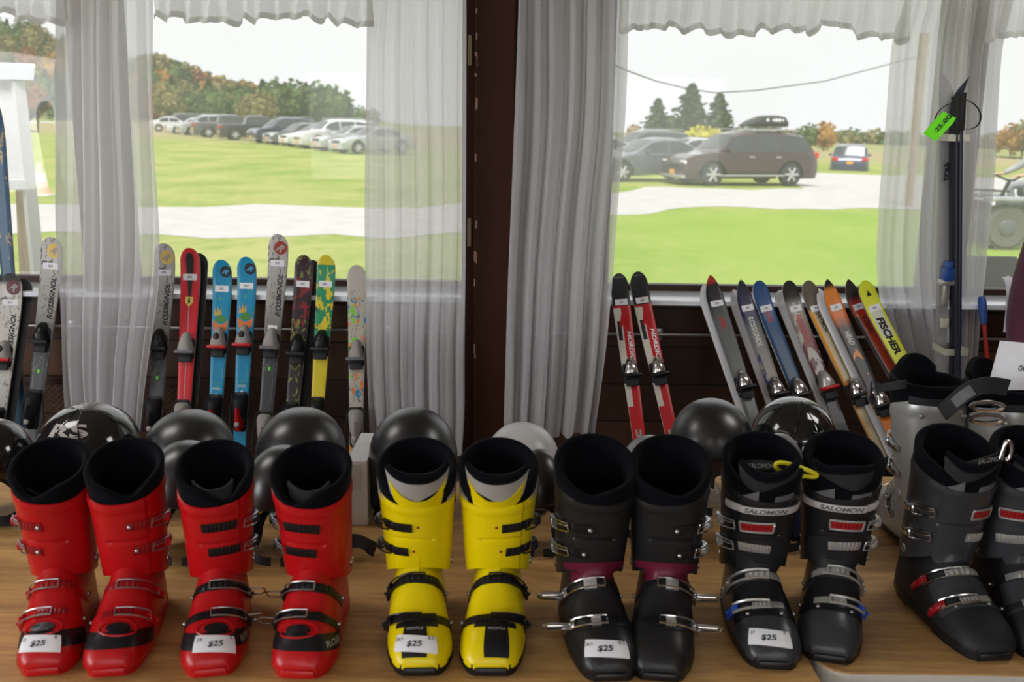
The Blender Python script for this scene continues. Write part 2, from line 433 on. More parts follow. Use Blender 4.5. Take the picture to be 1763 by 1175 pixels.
curtain('curtain', [(-60, 95), (0, 97), (300, 99), (500, 103), (650, 107), (760, 118)], [(-60, 262), (0, 263), (200, 264), (400, 274), (500, 272), (620, 256), (700, 246), (760, 240)], CY,
        'sheer white curtain panel at left, between two pairs of grey skis', 1, folds=6)
curtain('curtain', [(-60, 633), (0, 632), (300, 628), (500, 628), (620, 630), (760, 636)], [(-60, 802), (0, 803), (400, 802), (600, 800), (700, 800), (775, 796)], CY,
        'bright white sheer curtain panel hanging just left of the brown post', 2, folds=7, py1=778)
curtain('curtain', [(-60, 893), (0, 893), (300, 882), (500, 874), (700, 868), (770, 866)], [(-60, 1084), (0, 1082), (200, 1076), (350, 1063), (500, 1052), (620, 1040), (770, 1020)], CY,
        'grey shadowed curtain panel hanging just right of the brown post', 3, folds=6, amp=.026, py1=752)
curtain('curtain', [(-60, 1560), (0, 1560), (60, 1540), (200, 1527), (400, 1512), (500, 1514), (620, 1540), (760, 1560)], [(-60, 1680), (0, 1676), (150, 1662), (400, 1652), (600, 1656), (760, 1658)], 3.84,
        'white sheer curtain panel behind the tall cross-country skis, left half', 4, folds=6, amp=.015)
curtain('curtain', [(-60, 1656), (0, 1652), (150, 1640), (400, 1634), (600, 1640), (760, 1645)], [(-60, 1748), (0, 1742), (90, 1722), (300, 1710), (450, 1694), (600, 1680), (760, 1676)], 3.90,
        'narrow white sheer curtain panel right of the tall cross-country skis', 5, folds=4, amp=.015)
def valance(x0, x1, bottoms, label, seed):
    rn = random.Random(seed); n = int((x1-x0)*.7); rings = []
    rows = 14
    ph = rn.uniform(0, 6)
    top = [atY(x0+(x1-x0)*j/n, -55, 3.60) for j in range(n+1)]
    for i in range(rows+1):
        t = i/rows; rg = []
        for j in range(n+1):
            u = j/n; px = x0+(x1-x0)*u
            sc = abs(math.sin(px*.061+ph))**.6*7 + 5*math.sin(px*.023+ph*2) + 4*math.sin(px*.17+ph)
            by = lin(bottoms, px) - 6 + sc
            py = -55 + (by+55)*t
            sway = 16*t*math.sin(px*.035+ph)*math.sin(px*.011+1)
            p = atY(px+sway*.35, py, 3.58)
            p.y = 3.58 + .020*(.3+t)*math.sin(px*.21+ph+2*t) + .016*math.sin(px*.083+3*t+ph) + (.014*math.sin(PI*min(1, max(0, (t-.75)/.25))))
            rg.append(p)
        rings.append(rg)
    # rolled hem
    last = rings[-1]
    rings.append([p+Vector((0, .012, .006)) for p in last]); rings.append([p+Vector((0, .016, .022)) for p in last])
    return tag(MB().loft(rings, closed=False).build('valance', M['valance']), label, 'valance')
valance(-60, 112, [(0, 32), (112, 38)], 'short ruffled sheer valance at the far left top', 11)
valance(258, 640, [(258, 38), (300, 34), (420, 38), (540, 38), (640, 44)], 'ruffled sheer valance across the top of the left window', 12)
valance(1066, 1568, [(1066, 52), (1260, 62), (1330, 50), (1400, 62), (1440, 48), (1480, 68), (1568, 68)], 'ruffled sheer valance across the top of the right window', 13)
valance(1706, 1850, [(1706, 68), (1850, 72)], 'ruffled sheer valance at the far right top corner', 14)

# ================================================================== TABLES
TZ = .75
def table(name, x0, x1, y0, y1, label, top='table'):
    e = empty(name, ((x0+x1)/2, (y0+y1)/2, 0), label, 'table')
    w, d = x1-x0, y1-y0
    # rounded-corner slab
    def slab(z0, z1, ins=0):
        r = .05; pts = []
        for (cx, cy, a0) in ((w/2-r-ins, d/2-r-ins, 0), (-w/2+r+ins, d/2-r-ins, 90), (-w/2+r+ins, -d/2+r+ins, 180), (w/2-r-ins, -d/2+r+ins, 270)):
            for k in range(7):
                a = R(a0+15*k); pts.append((cx+r*math.cos(a), cy+r*math.sin(a)))
        return [[Vector((p[0], p[1], z)) for p in pts] for z in (z0, z1)]
    MB().loft(slab(TZ-.004, TZ)).build('tabletop', M[top], e, False)
    MB().loft(slab(TZ-.035, TZ-.004)).build('edge_band', M['tableside'], e, False)
    for sx in (-1, 1):
        for sy in (-1, 1):
            MB().tube([(sx*(w/2-.12), sy*(d/2-.1), TZ-.035), (sx*(w/2-.12), sy*(d/2-.1), .0)], .016, 10).build('leg', M['steel'], e)
    return e
tr = atZ(1392, 1130, TZ).x
# right table front edge found from the photo
ry = atZ(1600, 1160, TZ).y
tbl_y0 = 1.34
table('folding_table', tr-2.9, tr-.004, tbl_y0, 2.52, 'long oak laminate table under the red, yellow and charcoal ski boots')
table('folding_table', tr+.010, tr+2.2, ry, 2.60, 'oak laminate table with cream edge under the boots at far right')

# ================================================================== SKI BOOTS
def superell(a, n):
    c, s = math.cos(a), math.sin(a)
    return (math.copysign(abs(s)**(2/n), s), math.copysign(abs(c)**(2/n), c))
SH_W = [(-.158, .030), (-.150, .041), (-.135, .050), (-.11, .0560), (-.08, .0585), (-.04, .0570), (0, .0545), (.05, .053), (.09, .050), (.12, .043), (.14, .032), (.148, .020)]
SH_Z = [(-.158, .030), (-.150, .041), (-.135, .054), (-.11, .067), (-.085, .077), (-.06, .090), (-.035, .112), (-.01, .138), (.02, .158), (.06, .168), (.10, .160), (.125, .140), (.148, .09)]
def shell_mesh(side):
    mb = MB(); rings = []; n = 36
    ys = [-.158, -.155, -.150, -.143, -.135, -.125, -.115, -.105, -.095, -.085, -.075, -.065, -.055, -.045, -.035, -.025, -.015, -.005, .01, .03, .05, .07, .09, .105, .12, .132, .142, .148]
    for y in ys:
        w, zt = cr(SH_W, y), cr(SH_Z, y); zb = .018; cx = -side*.010*sm(.02, -.13, y)
        rg = []
        for k in range(n):
            a = -PI/2 - .0 + PI*k/(n-1)   # over the top from -x to +x
            x, z = superell(a, 2.5 if y < -.03 else 2.1)
            hh = zt-zb
            rg.append(Vector((cx + w*x*(1-.05*z), y, zb + hh*max(0, z))))
        # pinch above for high sections: sides bulge low, narrow high
        for p in rg:
            q = (p.z-.09)/.1
            if q > 0: p.x = cx + (p.x-cx)*(1-.22*min(1, q))
        rg.append(Vector((cx+w*.96, y, zb-.004))); rg.append(Vector((cx-w*.96, y, zb-.004)))
        rings.append(rg)
    return mb.loft(rings)
def cuff_dims(z):
    c = .058 - .20*(z-.12)
    rx = lin([(.09, .0600), (.14, .0630), (.20, .0660), (.25, .0690), (.30, .0720), (.36, .0740), (.40, .075)], z)
    ry_ = lin([(.09, .064), (.14, .0660), (.20, .0680), (.25, .0700), (.30, .0730), (.36, .0760), (.40, .077)], z)
    return c, rx, ry_
def cuff_pt(th, z, dr):
    c, rx, ry_ = cuff_dims(z); s, co = superell(th, 2.25)
    return Vector(((rx+dr)*s, c-(ry_+dr)*co, z))
def cuff_mesh(side, front, back, zlow=0):
    rings = []; n = 96; nt_ = 44
    def ring(t, dr=0, inset=0):
        rg = []
        for k in range(n):
            th = -PI + 2*PI*k/n
            f = (1+math.cos(th))/2
            zb = .088 + (.030+zlow)*f**2
            zt = back + (front-back)*f**1.3 + .006*math.sin(th*1.0)*side*f
            z = zb + (zt-zb)*t - inset
            d = dr
            # overlapping flap: steps down at an edge on the buckle-side of the front
            e_ = side*th
            flap = sm(-1.5, -.9, e_)*(1 - sm(.62, .66, e_))
            d += .0035*flap
            # slit between the two cuff buckles
            if .05 < e_+.5 < 1.1: d -= .0045*math.exp(-((t-21/44)/.016)**2)
            d += .0016*math.sin(PI*min(1, max(0, (t-.86)/.14)))      # rolled top lip
            rg.append(cuff_pt(th, z, d))
        return rg
    for i in range(nt_+1): rings.append(ring(i/nt_))
    rings.append(ring(1, -.003, -.0015)); rings.append(ring(1, -.006, .002)); rings.append(ring(1, -.007, .035))
    mb = MB(); mb.loft(rings, cap0=False, cap1=False)
    return mb
def liner_rim(th, front, back, side, notch):
    f = (1+math.cos(th))/2
    z = back + (front-back)*(f**.9)
    z -= notch*math.exp(-((th-side*.25)/.42)**2)
    return z
def liner_mesh(side, front, back, notch):
    n = 72; rings = []
    def ring(kind, a):
        rg = []
        for k in range(n):
            th = -PI + 2*PI*k/n; zr = liner_rim(th, front, back, side, notch)
            fl = .007
            if kind == 'out':
                z = .215 + (zr-.006-.215)*a; dr = -.006 + fl*a**2 + .002*math.sin(a*PI)
            elif kind == 'rim':
                z = zr-.006 + .006*math.sin(a*PI); dr = -.006+fl - .0065*(1-math.cos(a*PI))
            else:
                z = zr-.006 + (.175-zr+.006)*a; dr = -.006+fl-.013 - .006*a
                # padded front flaps overlap
                if side*th > .2 and side*th < 1.2: dr -= .004*math.sin((side*th-.2)*PI)*(1-a)
            rg.append(cuff_pt(th, z, dr))
        return rg
    for i in range(9): rings.append(ring('out', i/8))
    for i in range(1, 7): rings.append(ring('rim', i/6))
    for i in range(1, 9): rings.append(ring('in', i/8))
    mb = MB(); mb.loft(rings, cap0=False, cap1=True); return mb
class Wrap:
    """drapes strips, tubes and lettering over the boot surface"""
    def __init__(s, meshes):
        vs, fs = [], []
        for m_ in meshes:
            n = len(vs); vs += m_.v; fs += [tuple(i+n for i in f) for f in m_.f]
        s.b = BVHTree.FromPolygons([Vector(v) for v in vs], fs)
        s.last = .06
    def pt(s, P, d0, th, sv, off):
        X_ = Vector((1, 0, 0)); n = d0.cross(X_)
        d = d0*math.cos(th) + X_*math.sin(th); o = P + n*sv
        h = s.b.ray_cast(o + d*.3, -d, .3)
        if h[0] is not None: s.last = (h[0]-o).dot(d)
        return o + d*(s.last+off)
    def strip(s, mb, P, d0, t0, t1, w, th=.003, off=.0, nu=20, nv=4, slope=0.0, prof=None, taper=(1, 1), sc=0.0):
        top, bot = [], []
        for i in range(nu+1):
            u = i/nu; t = t0+(t1-t0)*u; ww = w*(taper[0]*(1-u)+taper[1]*u)
            k = prof(u) if prof else 1
            rt, rb = [], []
            for j in range(nv+1):
                q = -1+2*j/nv; sv = sc + q*ww/2 + slope*(u-.5)
                e = 1-.35*abs(q)**3
                rt.append(s.pt(P, d0, t, sv, off+th*k*e)); rb.append(s.pt(P, d0, t, sv, off-.0025))
            top.append(rt); bot.append(rb)
        rings = [top[i]+bot[i][::-1] for i in range(nu+1)]
        mb.loft(rings)
    def tube(s, mb, P, d0, pts, r, closed=True):
        out = []
        n = len(pts)
        for i in range(n if closed else n-1):
            a, b = pts[i], pts[(i+1) % n]
            for k in range(5):
                u = k/5; out.append(s.pt(P, d0, a[0]*(1-u)+b[0]*u, a[1]*(1-u)+b[1]*u, a[2]*(1-u)+b[2]*u))
        if not closed: out.append(s.pt(P, d0, *pts[-1]))
        mb.tube(out, r, 6, closed)
    def text(s, mb, P, d0, t, txt, h, Rr=.05, off=.004, w=None, tc=0, sc=0, bold=.02, shear=0, rot=0):
        put_text(mb, txt, lambda a, b: s.pt(P, d0, tc+a/Rr, sc+b, off), h, w, bold, shear, rot=rot)
D0 = Vector((0, -1, 0))
def dirv(a): return Vector((0, -math.cos(R(a)), math.sin(R(a))))
LV = {  # level: (P, direction, half sweep)
 1: (Vector((0, .036, .214)), dirv(7)), 2: (Vector((0, .044, .162)), dirv(8)),
 3: (Vector((0, .030, .050)), dirv(43)), 4: (Vector((0, -.042, .030)), dirv(52)),
 5: (Vector((0, -.085, .022)), dirv(55)), 6: (Vector((0, .032, .262)), dirv(5))}
STY = {
 'red_a': dict(shell='red', cuff='red', sole='red', liner='liner', strap='red', ladder='red2', lever='red', metal='steel', front=.266, back=.305, lf=.302, lb=.352, notch=.022, band='black', oval=True),
 'red_b': dict(shell='red', cuff='red', sole='red', liner='liner', strap='black', ladder='black', lever='black', metal='steel', front=.262, back=.305, lf=.298, lb=.350, notch=.030, band='black', oval=True),
 'yellow': dict(shell='yellow', cuff='yellow', sole='black', liner='liner', strap='black', ladder='black', lever='black', metal='black', front=.262, back=.300, lf=.296, lb=.356, notch=.030, tongue=True),
 'char': dict(shell='char', cuff='char', sole='black', liner='liner', strap='char', ladder='black', lever='steel', metal='chrome', front=.270, back=.312, lf=.300, lb=.362, notch=.012, maroon=True),
 'grey': dict(shell='grey_boot', cuff='char', sole='black', liner='liner', strap='black', ladder='alloy', lever='alloy', metal='alloy', front=.268, back=.315, lf=.305, lb=.365, notch=.020, band=None, white=True, gtongue=True),
 'dark': dict(shell='blackmat', cuff='grey_boot', sole='black', liner='liner', strap='char', ladder='alloy', lever='chrome', metal='chrome', front=.268, back=.315, lf=.305, lb=.362, notch=.020, gtongue=True),
 'silver': dict(shell='silverplastic', cuff='silverplastic', sole='black', liner='liner', strap='silverplastic', ladder='chrome', lever='chrome', metal='chrome', front=.262, back=.322, lf=.350, lb=.350, notch=-.02, spoiler=True),
}
LV_STYLE = {'yellow': {3: (LV[3][0], dirv(51)), 4: (LV[4][0], dirv(44))}, 'char': {3: (LV[3][0], dirv(49)), 4: (LV[4][0], dirv(46))},
 'grey': {1: (Vector((0, .036, .206)), dirv(7)), 2: (Vector((0, .044, .160)), dirv(8)), 3: (LV[3][0], dirv(50)), 4: (Vector((0, -.034, .032)), dirv(51))}}
for k_ in ('yellow', 'char', 'grey', 'dark'): STY[k_]['zlow'] = .018
def boot(style, side, label, tagtxt=None, group=None):
    """side=+1: buckle levers towards +x. toe points to -y. origin on the table under the foot."""
    S = STY[style]; LV_ = dict(LV); LV_.update(LV_STYLE.get(style, {}))
    root = empty('ski_boot', (0, 0, 0), label, 'ski boot', group)
    sh, cu, li = shell_mesh(side), cuff_mesh(side, S['front'], S['back'], S.get('zlow', 0)), liner_mesh(side, S['lf'], S['lb'], S['notch'])
    wr = Wrap([sh, cu]); wl = Wrap([li])
    sh.build('lower_shell', M[S['shell']], root); cu.build('cuff', M[S['cuff']], root); li.build('liner', M[S['liner']], root)
    # sole with toe and heel lugs
    so = MB()
    def outline(k0, k1, grow, z0, z1):
        ys = [k0+(k1-k0)*i/14 for i in range(15)]
        L = [(-(cr(SH_W, y)+grow) - side*.010*sm(.02, -.13, y), y) for y in ys]
        Rr = [((cr(SH_W, y)+grow) - side*.010*sm(.02, -.13, y), y) for y in ys[::-1]]
        pts = L+Rr
        so.loft([[Vector((p[0], p[1], z)) for p in pts] for z in (z0, z0+.002, z1-.002, z1)])
    outline(-.157, .147, .001, .010, .022)
    outline(-.155, -.045, -.005, 0, .012); outline(.055, .146, -.004, 0, .012)
    so.box((-side*.010, -.155, .011), (.060, .016, .016), .006)
    so.box((0, .150, .014), (.05, .018, .020), .004)
    so.build('sole', M[S['sole']], root)
    # heel spoiler lines and pivot rivets
    for sx in (-1, 1):
        P, d = Vector((0, .062, .118)), D0
        p = wr.pt(P, d, sx*PI/2, 0, .000); MB().cyl((p.x-.002, p.y, p.z), .009, .005, 'x', 14, bev=.0015).build('pivot_rivet', M['steel'] if style != 'silver' else M['silverplastic'], root)
    # --- toe trims
    if S.get('band'):
        b = MB(); P, d = Vector((0, -.060, .026)), dirv(22)
        wr.strip(b, P, d, -1.45, 1.45, .030, .0014, 0, 30, 5, taper=(.9, .9), prof=lambda u: 1)
        b2 = b.build('toe_band', M['black'], root)
        P2, d2 = Vector((0, -.085, .02)), dirv(62)
        ov = MB(); oc = []
        for rr_ in (1, .9, .001):
            oc.append([wr.pt(P2, d2, .42*rr_*math.cos(2*PI*k/24), .0105*rr_*math.sin(2*PI*k/24), .0035 if rr_ < 1 else -.001) for k in range(24)])
        ov.loft(oc); ov.build('toe_inset', M['black'], root)
        rg = MB(); rg.tube([wr.pt(P2, d2, .60*math.cos(2*PI*k/30), .0175*math.sin(2*PI*k/30), .0005) for k in range(30)], .0022, 6, True)
        rg.build('inset_ridge', M[S['shell']], root)
    if style == 'yellow':
        b = MB(); P, d = Vector((0, -.075, .026)), dirv(50)
        wr.strip(b, P, d, -.70, .70, .011, .0018, 0, 24, 3, sc=.008, prof=lambda u: 1)
        wr.strip(b, P, d, -.36, .36, .062, .0018, 0, 16, 6, sc=-.024)
        b.build('toe_trim', M['black'], root)
        for sx in (-1, 1):
            b = MB(); wr.strip(b, Vector((0, -.05, .035)), dirv(20), sx*1.1, sx*1.6, .03, .0015, 0, 14, 4, taper=(.3, .8)); b.build('side_inlay', M['black'], root)
        b = MB(); P, d = LV_[3]
        wr.strip(b, P, dirv(54), -.13-side*.12, .22-side*.12, .012, .002, 0, 8, 2, sc=-.004); b.build('badge', M['steel'], root)
        b = MB(); wr.strip(b, Vector((0, .03, .1)), dirv(40), -.08, .08, .05, .0012, 0, 4, 8, sc=-.008); b.build('ridge', M['yellow'], root)
        b = MB(); wr.text(b, Vector((0, -.075, .026)), dirv(50), 0, 'PROFILE', .005, .05, .0026, w=.026, sc=-.002); b.build('toe_lettering', M['linergrey'], root)
    if S.get('maroon'):
        b = MB(); P, d = Vector((0, .04, .098)), dirv(22)
        wr.strip(b, P, d, -.95, .95, .034, .0018, 0, 26, 3, sc=.012); b.build('instep_flap', M['maroon'], root)['label'] = 'dark pink plastic flap under the cuff'
    if style in ('grey', 'dark'):
        b = MB(); P, d = Vector((0, -.03, .034)), dirv(60)
        wr.strip(b, P, d, -1.0, 1.0, .070, .0022, 0, 26, 6, taper=(1, 1), sc=-.002, prof=lambda u: 1)
        b.build('instep_overlay', M['black' if style == 'grey' else 'grey_boot'], root)
        for tt in (-.45, .45):
            p = wr.pt(P, d, tt, -.030, .002); MB().sphere(p, (.0042, .0042, .003), 12, 6).build('rivet', M['steel'], root)
        b = MB(); wr.strip(b, Vector((0, .035, .12)), dirv(32), -.9, .9, .05, .002, 0, 24, 4, sc=.0); b.build('throat_plate', M['blackmat' if style == 'grey' else 'grey_boot'], root)
    if S.get('white'):
        P, d = Vector((0, .030, .250)), dirv(0)
        b = MB(); wr.strip(b, P, d, -1.15, 1.15, .021, .004, 0, 34, 3, taper=(.7, .7), prof=lambda u: 1, sc=.0)
        wb = b.build('cuff_band', M['whiteband'], root); wb['label'] = 'pearl white band with embossed lettering'
        b = MB(); wr.text(b, P, d, 0, 'SALOMON', .010, .06, .0048, w=.062, bold=.03, shear=.2); b.build('lettering', M['midgrey'], wb)
    if style == 'red_b':
        b = MB(); P, d = Vector((0, .04, .2)), D0
        wr.text(b, P, d, 0, 'ROSSI', .010, .06, .0012, w=.038, tc=-side*1.0, rot=PI/2, bold=.0); b.build('cuff_lettering', mat('faded_gold', (.62, .10, .02), .5), root)
        b = MB(); wr.text(b, Vector((0, -.06, .026)), dirv(22), 0, 'ROSSI', .011, .055, .0022, w=.034, tc=.95, sc=.0, bold=.02, shear=.25, rot=.25); b.build('toe_lettering', M['linergrey'], root)
    # --- buckles
    cuffset = [(1, 1), (2, 1)] if style != 'silver' else [(1, 1), (2, 1)]
    for lvl, _ in cuffset:
        P, d = LV_[lvl]
        b = MB()
        a0, a1 = side*.10, side*1.0
        if style in ('red_b',): a0, a1 = side*-.35, side*.55
        if style in ('grey',): a0, a1 = side*-.25, side*.6
        if style == 'dark': a0, a1 = side*-.95, -side*.15
        if lvl == 2 and style not in ('grey', 'dark'): a0 += side*.12; a1 += side*.12
        wr.strip(b, P, d, a0, a1, .017, .0042, 0, 44, 3, slope=.004, prof=lambda u: .62+.38*(1 if (u*9) % 1 > .45 else 0) if .12 < u < .95 else .8)
        red = style in ('grey', 'dark') and lvl == 1
        lad = b.build('ladder_strap', M['red2' if red else S['ladder']], root)
        if red:
            b = MB(); wr.tube(b, P, d, [(a0, .009, .003), (a1, .009, .003), (a1, -.009, .003), (a0, -.009, .003)], .0022); b.build('ladder_frame', M['alloy'], lad)
        if style in ('red_a', 'char', 'silver') :
            b = MB(); p = wr.pt(P, d, a0+side*.09, -.0015, .004); b.sphere(p, (.0045, .0035, .0045), 12, 8); b.build('rivet', M['steel'], lad)
        if style == 'yellow':
            b = MB(); p = wr.pt(P, d, a0-side*.14, 0, .0005); b.sphere(p, (.0028, .0015, .0028), 10, 6); b.build('screw_hole', M['red2'], lad)
        # lever and wire loop on the outer side
        ls = side if style != 'dark' else side
        b = MB(); wr.tube(b, P, d, [(ls*.75, .008, .007), (ls*1.35, .010, .009), (ls*1.35, -.010, .009), (ls*.75, -.008, .007)], .0016)
        wr.tube(b, P, d, [(ls*.75, .003, .008), (ls*1.25, .004, .010)], .0012, False)
        lp = b.build('wire_loop', M[S['metal']], root)
        b = MB(); wr.strip(b, P, d, ls*1.28, ls*1.85, .016, .006, .005, 14, 3, prof=lambda u: .5+.6*math.sin(PI*(.2+.8*u)), taper=(1, .7))
        p = wr.pt(P, d, ls*1.32, 0, .011); b.sphere(p, (.004, .004, .009), 8, 6)
        b.build('buckle_lever', M[S['lever']], root)
    for lvl in (3, 4):
        P, d = LV_[lvl]; b = MB(); sl = .010*side if lvl == 3 else .012*side
        wr.strip(b, P, d, -1.25, 1.25, .017, .0026, 0, 40, 3, slope=sl, taper=(1, 1))
        st = b.build('instep_strap', M[S['strap']], root)
        b = MB(); wr.strip(b, P, d, side*-.55, side*.30, .013, .0035, .0022, 40, 3, slope=sl*.34, sc=-side*sl*.0, prof=lambda u: .55+.45*(1 if (u*8) % 1 > .45 else 0))
        b.build('ladder', M[S['ladder'] if style != 'red_a' else 'red2'], st)
        if style == 'char' :
            b = MB(); wr.strip(b, P, d, -side*.0, -side*.0+side*.24, .020, .006, .002, 8, 2); b.build('catch_plate', M['alloy'], st)
        b = MB(); q = .0055; o_ = .009
        wr.tube(b, P, d, [(side*-.15, q+.002, o_), (side*.85, q+.003, o_), (side*.85, -q-.003, o_), (side*-.15, -q-.002, o_)], .0016 if style != 'grey' else .0027)
        b.build('wire_loop', M[S['metal']], st)
        b = MB(); wr.strip(b, P, d, side*.72, side*1.45, .014, .006, .004, 16, 3, slope=sl*.2, prof=lambda u: .55+.55*math.sin(PI*(.15+.85*u)), taper=(1, .75))
        for tt in (.82, 1.15):
            p = wr.pt(P, d, side*tt, .0, .011); b.sphere(p, (.0035, .0035, .0035), 8, 6)
        b.build('buckle_lever', M['blue' if (style == 'grey' and lvl == 4) else ('red2' if style == 'dark' else S['lever'])], st)
        for tt in (-1.12, 1.05):
            p = wr.pt(P, d, side*tt, .0, .004); MB().sphere(p, (.004, .004, .004), 10, 6).build('rivet', M['steel'], st)
    if style in ('red_b', 'char'):
        # opened wire loops hanging off the side
        for lvl in (3, 4):
            P, d = LV_[lvl]; base = wr.pt(P, d, side*1.0, 0, .008)
            ou = Vector((side, -.15, .1)).normalized(); n_ = Vector((0, -.5, .86))
            L_ = .045 if style == 'char' else .030; q = .009
            b = MB(); b.tube([base+n_*q, base+ou*L_*.8+n_*q, base+ou*L_+n_*q*.4, base+ou*L_-n_*q*.4, base+ou*L_*.8-n_*q, base-n_*q], .0016 if style != 'char' else .0026, 6, True)
            if style == 'char': b.box(base+ou*L_*.45+Vector((0, 0, .003)), (L_*.8, .010, .005), .002)
            b.build('open_loop', M['chrome'], root)
    # --- liner details: tongue
    def tongue(z0, z1, t0, dr, thick, m, name, curve=.012, par=root, nz=10, lean=.0, edge=.0):
        b = MB(); nu = 22; top, bot = [], []
        for i in range(nz+1):
            v = i/nz; A, B = [], []
            for j in range(nu+1):
                u = -1+2*j/nu; th = t0*u*(.62+.38*v); z = z0+(z1-z0)*v - curve*(1-u*u)*(v) + edge*u*u*v
                pz = cuff_pt(th-side*.08, z, dr); pz.y -= lean*v
                q = cuff_pt(th-side*.08, z, dr-thick); q.y -= lean*v
                A.append(pz); B.append(q)
            top.append(A); bot.append(B)
        b.loft([top[i]+bot[i][::-1] for i in range(nz+1)])
        return b.build(name, M[m], par)
    if style == 'yellow':
        tg = tongue(.232, .336, .98, -.006, .005, 'linergrey', 'tongue', .016, lean=.012, edge=.004)
        tongue(.232, .306, .80, -.0035, .003, 'yellow', 'tongue_shield', .030, lean=.008, edge=.012, par=tg)
        b = MB(); pts = []
        for j in range(23):
            u = -1+2*j/22; th = .98*u-side*.08; p = cuff_pt(th, .336-.016*(1-u*u)+.004*u*u+.003, -.010); p.y -= .012; pts.append(p)
        b.tube(pts, [.004+.006*math.sin(PI*(j/22*.9+.05)) for j in range(23)], 8); b.build('tongue_padding', M['liner'], tg)
        for sx in (-1, 1):
            b = MB(); wl.strip(b, Vector((0, .03, .285)), D0, sx*.85, sx*1.75, .03, .0015, .001, 14, 4, sc=-.004, slope=.03, taper=(.4, 1)); b.build('liner_side_panel', M['linergrey'], root)
    elif style in ('grey', 'dark'):
        tg = tongue(.240, .330, 1.0, -.008, .006, 'linerdark', 'tongue', .010, lean=.006, edge=.006)
        b = MB(); pts = []
        for j in range(23):
            u = -1+2*j/22; th = 1.0*u-side*.08; p = cuff_pt(th, .333-.010*(1-u*u)+.006*u*u+.006*math.sin(u*3+side), -.012); p.y -= .006; pts.append(p)
        b.tube(pts, [.004+.006*math.sin(PI*(j/22*.9+.05)) for j in range(23)], 8); b.build('tongue_padding', M['liner'], tg)
        for sx in (-1, 1): b = MB(); wl.strip(b, Vector((0, .03, .27)), dirv(0), sx*.2, sx*.7, .024, .0012, .001, 10, 4, sc=.004, taper=(.9, .4), slope=sx*.010); b.build('tongue_panel', M['midgrey'], tg)
    elif style != 'silver':
        tongue(.205, .300 if style == 'red_b' else .285, .80, -.020 if style != 'char' else -.019, .006, 'linerdark' if style == 'red_b' else 'liner', 'tongue', .012, lean=-.004, edge=.004)
    if style == 'silver':
        tongue(.24, .378, .66, -.006, .012, 'liner', 'tongue', -.006, lean=.006, edge=-.020)
        b = MB(); P = Vector((0, .03, .328)); nb = []
        wl.strip(b, Vector((0, .04, .318)), Vector((0, 1, 0)), -1.2, 1.2, .016, .002, .0005, 26, 3); b.build('liner_trim', M['linerdark'], root)
        for sx in (-1, 1):
            p = wr.pt(Vector((0, .04, .29)), Vector((0, 1, 0)), sx*.75, 0, .001); b = MB(); b.sphere(p, (.006, .004, .006), 12, 8); b.build('rivet', M['alloy'], root)
        b = MB(); pts = []
        for k in range(17):
            a = PI*k/16; pts.append(wr.pt(Vector((0, .05, .2)), Vector((0, 1, 0)), .42*math.cos(a), +.055*math.sin(a)+.030, .0005))
        b.tube([wr.pt(Vector((0, .05, .2)), Vector((0, 1, 0)), .42, -.060, .0005)]+pts+[wr.pt(Vector((0, .05, .2)), Vector((0, 1, 0)), -.42, -.060, .0005)], .0035, 6)
        b.build('spine_ridge', M['silverplastic'], root)
    # --- price sticker
    if tagtxt:
        P, d = Vector((0, -.095, .016)), dirv(40); sl = -.006
        b = MB(); wr.strip(b, P, d, -.62, .62, .030, .0012, .0022, 20, 5, slope=sl, sc=.0)
        pt_ = b.build('price_sticker', M['white'], root); pt_['label'] = 'white paper sticker with handwritten price'
        b = MB()
        wr.text(b, P, d, 0, '$25', .0115, .058, .0045, w=.026, tc=0, sc=-.001, shear=.15)
        wr.text(b, P, d, 0, tagtxt[0], .006, .058, .0045, tc=-.48, sc=.009, bold=.0)
        wr.text(b, P, d, 0, tagtxt[1], .006, .058, .0045, tc=.48, sc=.009, bold=.0)
        b.build('handwriting', M['ink'], pt_)
    return root
def place(root, toe, back, s=1.0, zt=TZ, wx=1.0):
    """toe: pixel of the toe tip on the table; back: pixel of the top of the liner's rear rim"""
    T = atZ(toe[0], toe[1], zt)
    best = None
    for i in range(-700, 701, 5):
        yaw = R(i/10.0)
        d = Vector((math.sin(yaw), -math.cos(yaw), 0))     # toe direction
        o = T - d*.168*s
        q = o - d*.105*s + Vector((0, 0, .355*s))
        e = abs(proj(q)[0]-back[0])
        if best is None or e < best[0]: best = (e, yaw, o, proj(q)[1])
    _, yaw, o, py = best
    root.location = (o.x, o.y, zt); root.rotation_euler = (0, 0, yaw); root.scale = (s*wx, s, s)
    print('BOOT', root['label'][:40], 'yaw %.1f' % math.degrees(yaw), 'rear rim py %.0f want %.0f' % (py, back[1]), 'loc', [round(v, 2) for v in o])
BOOTS = []
def mk(style, side, toe, back, label, tagtxt=None, s=1.0, wx=1.0, zt=TZ):
    b = boot(style, side, label, tagtxt); place(b, toe, back, s, zt, wx); BOOTS.append(b); return b
mk('red_a', -1, (62, 1172), (103, 757), 'leftmost bright red ski boot with red buckles and a $25 sticker', ('26', '8'), wx=.93)
mk('red_a', 1, (196, 1172), (228, 757), 'bright red ski boot with red buckles and bare black toe, no price sticker', wx=.93)
mk('red_b', 1, (372, 1172), (374, 765), 'red ski boot with black ladder straps and a $25 sticker on its toe', ('24', '8'), wx=.95)
mk('red_b', -1, (500, 1176), (552, 772), 'red ski boot with black ladder straps standing left of the yellow boots, no sticker')
mk('yellow', -1, (712, 1172), (722, 750), 'yellow ski boot with black buckles and a $25 sticker on its toe', ('26.5', '8.5'))
mk('yellow', 1, (855, 1172), (859, 750), 'yellow ski boot with black buckles and bare black T on its toe, no sticker')
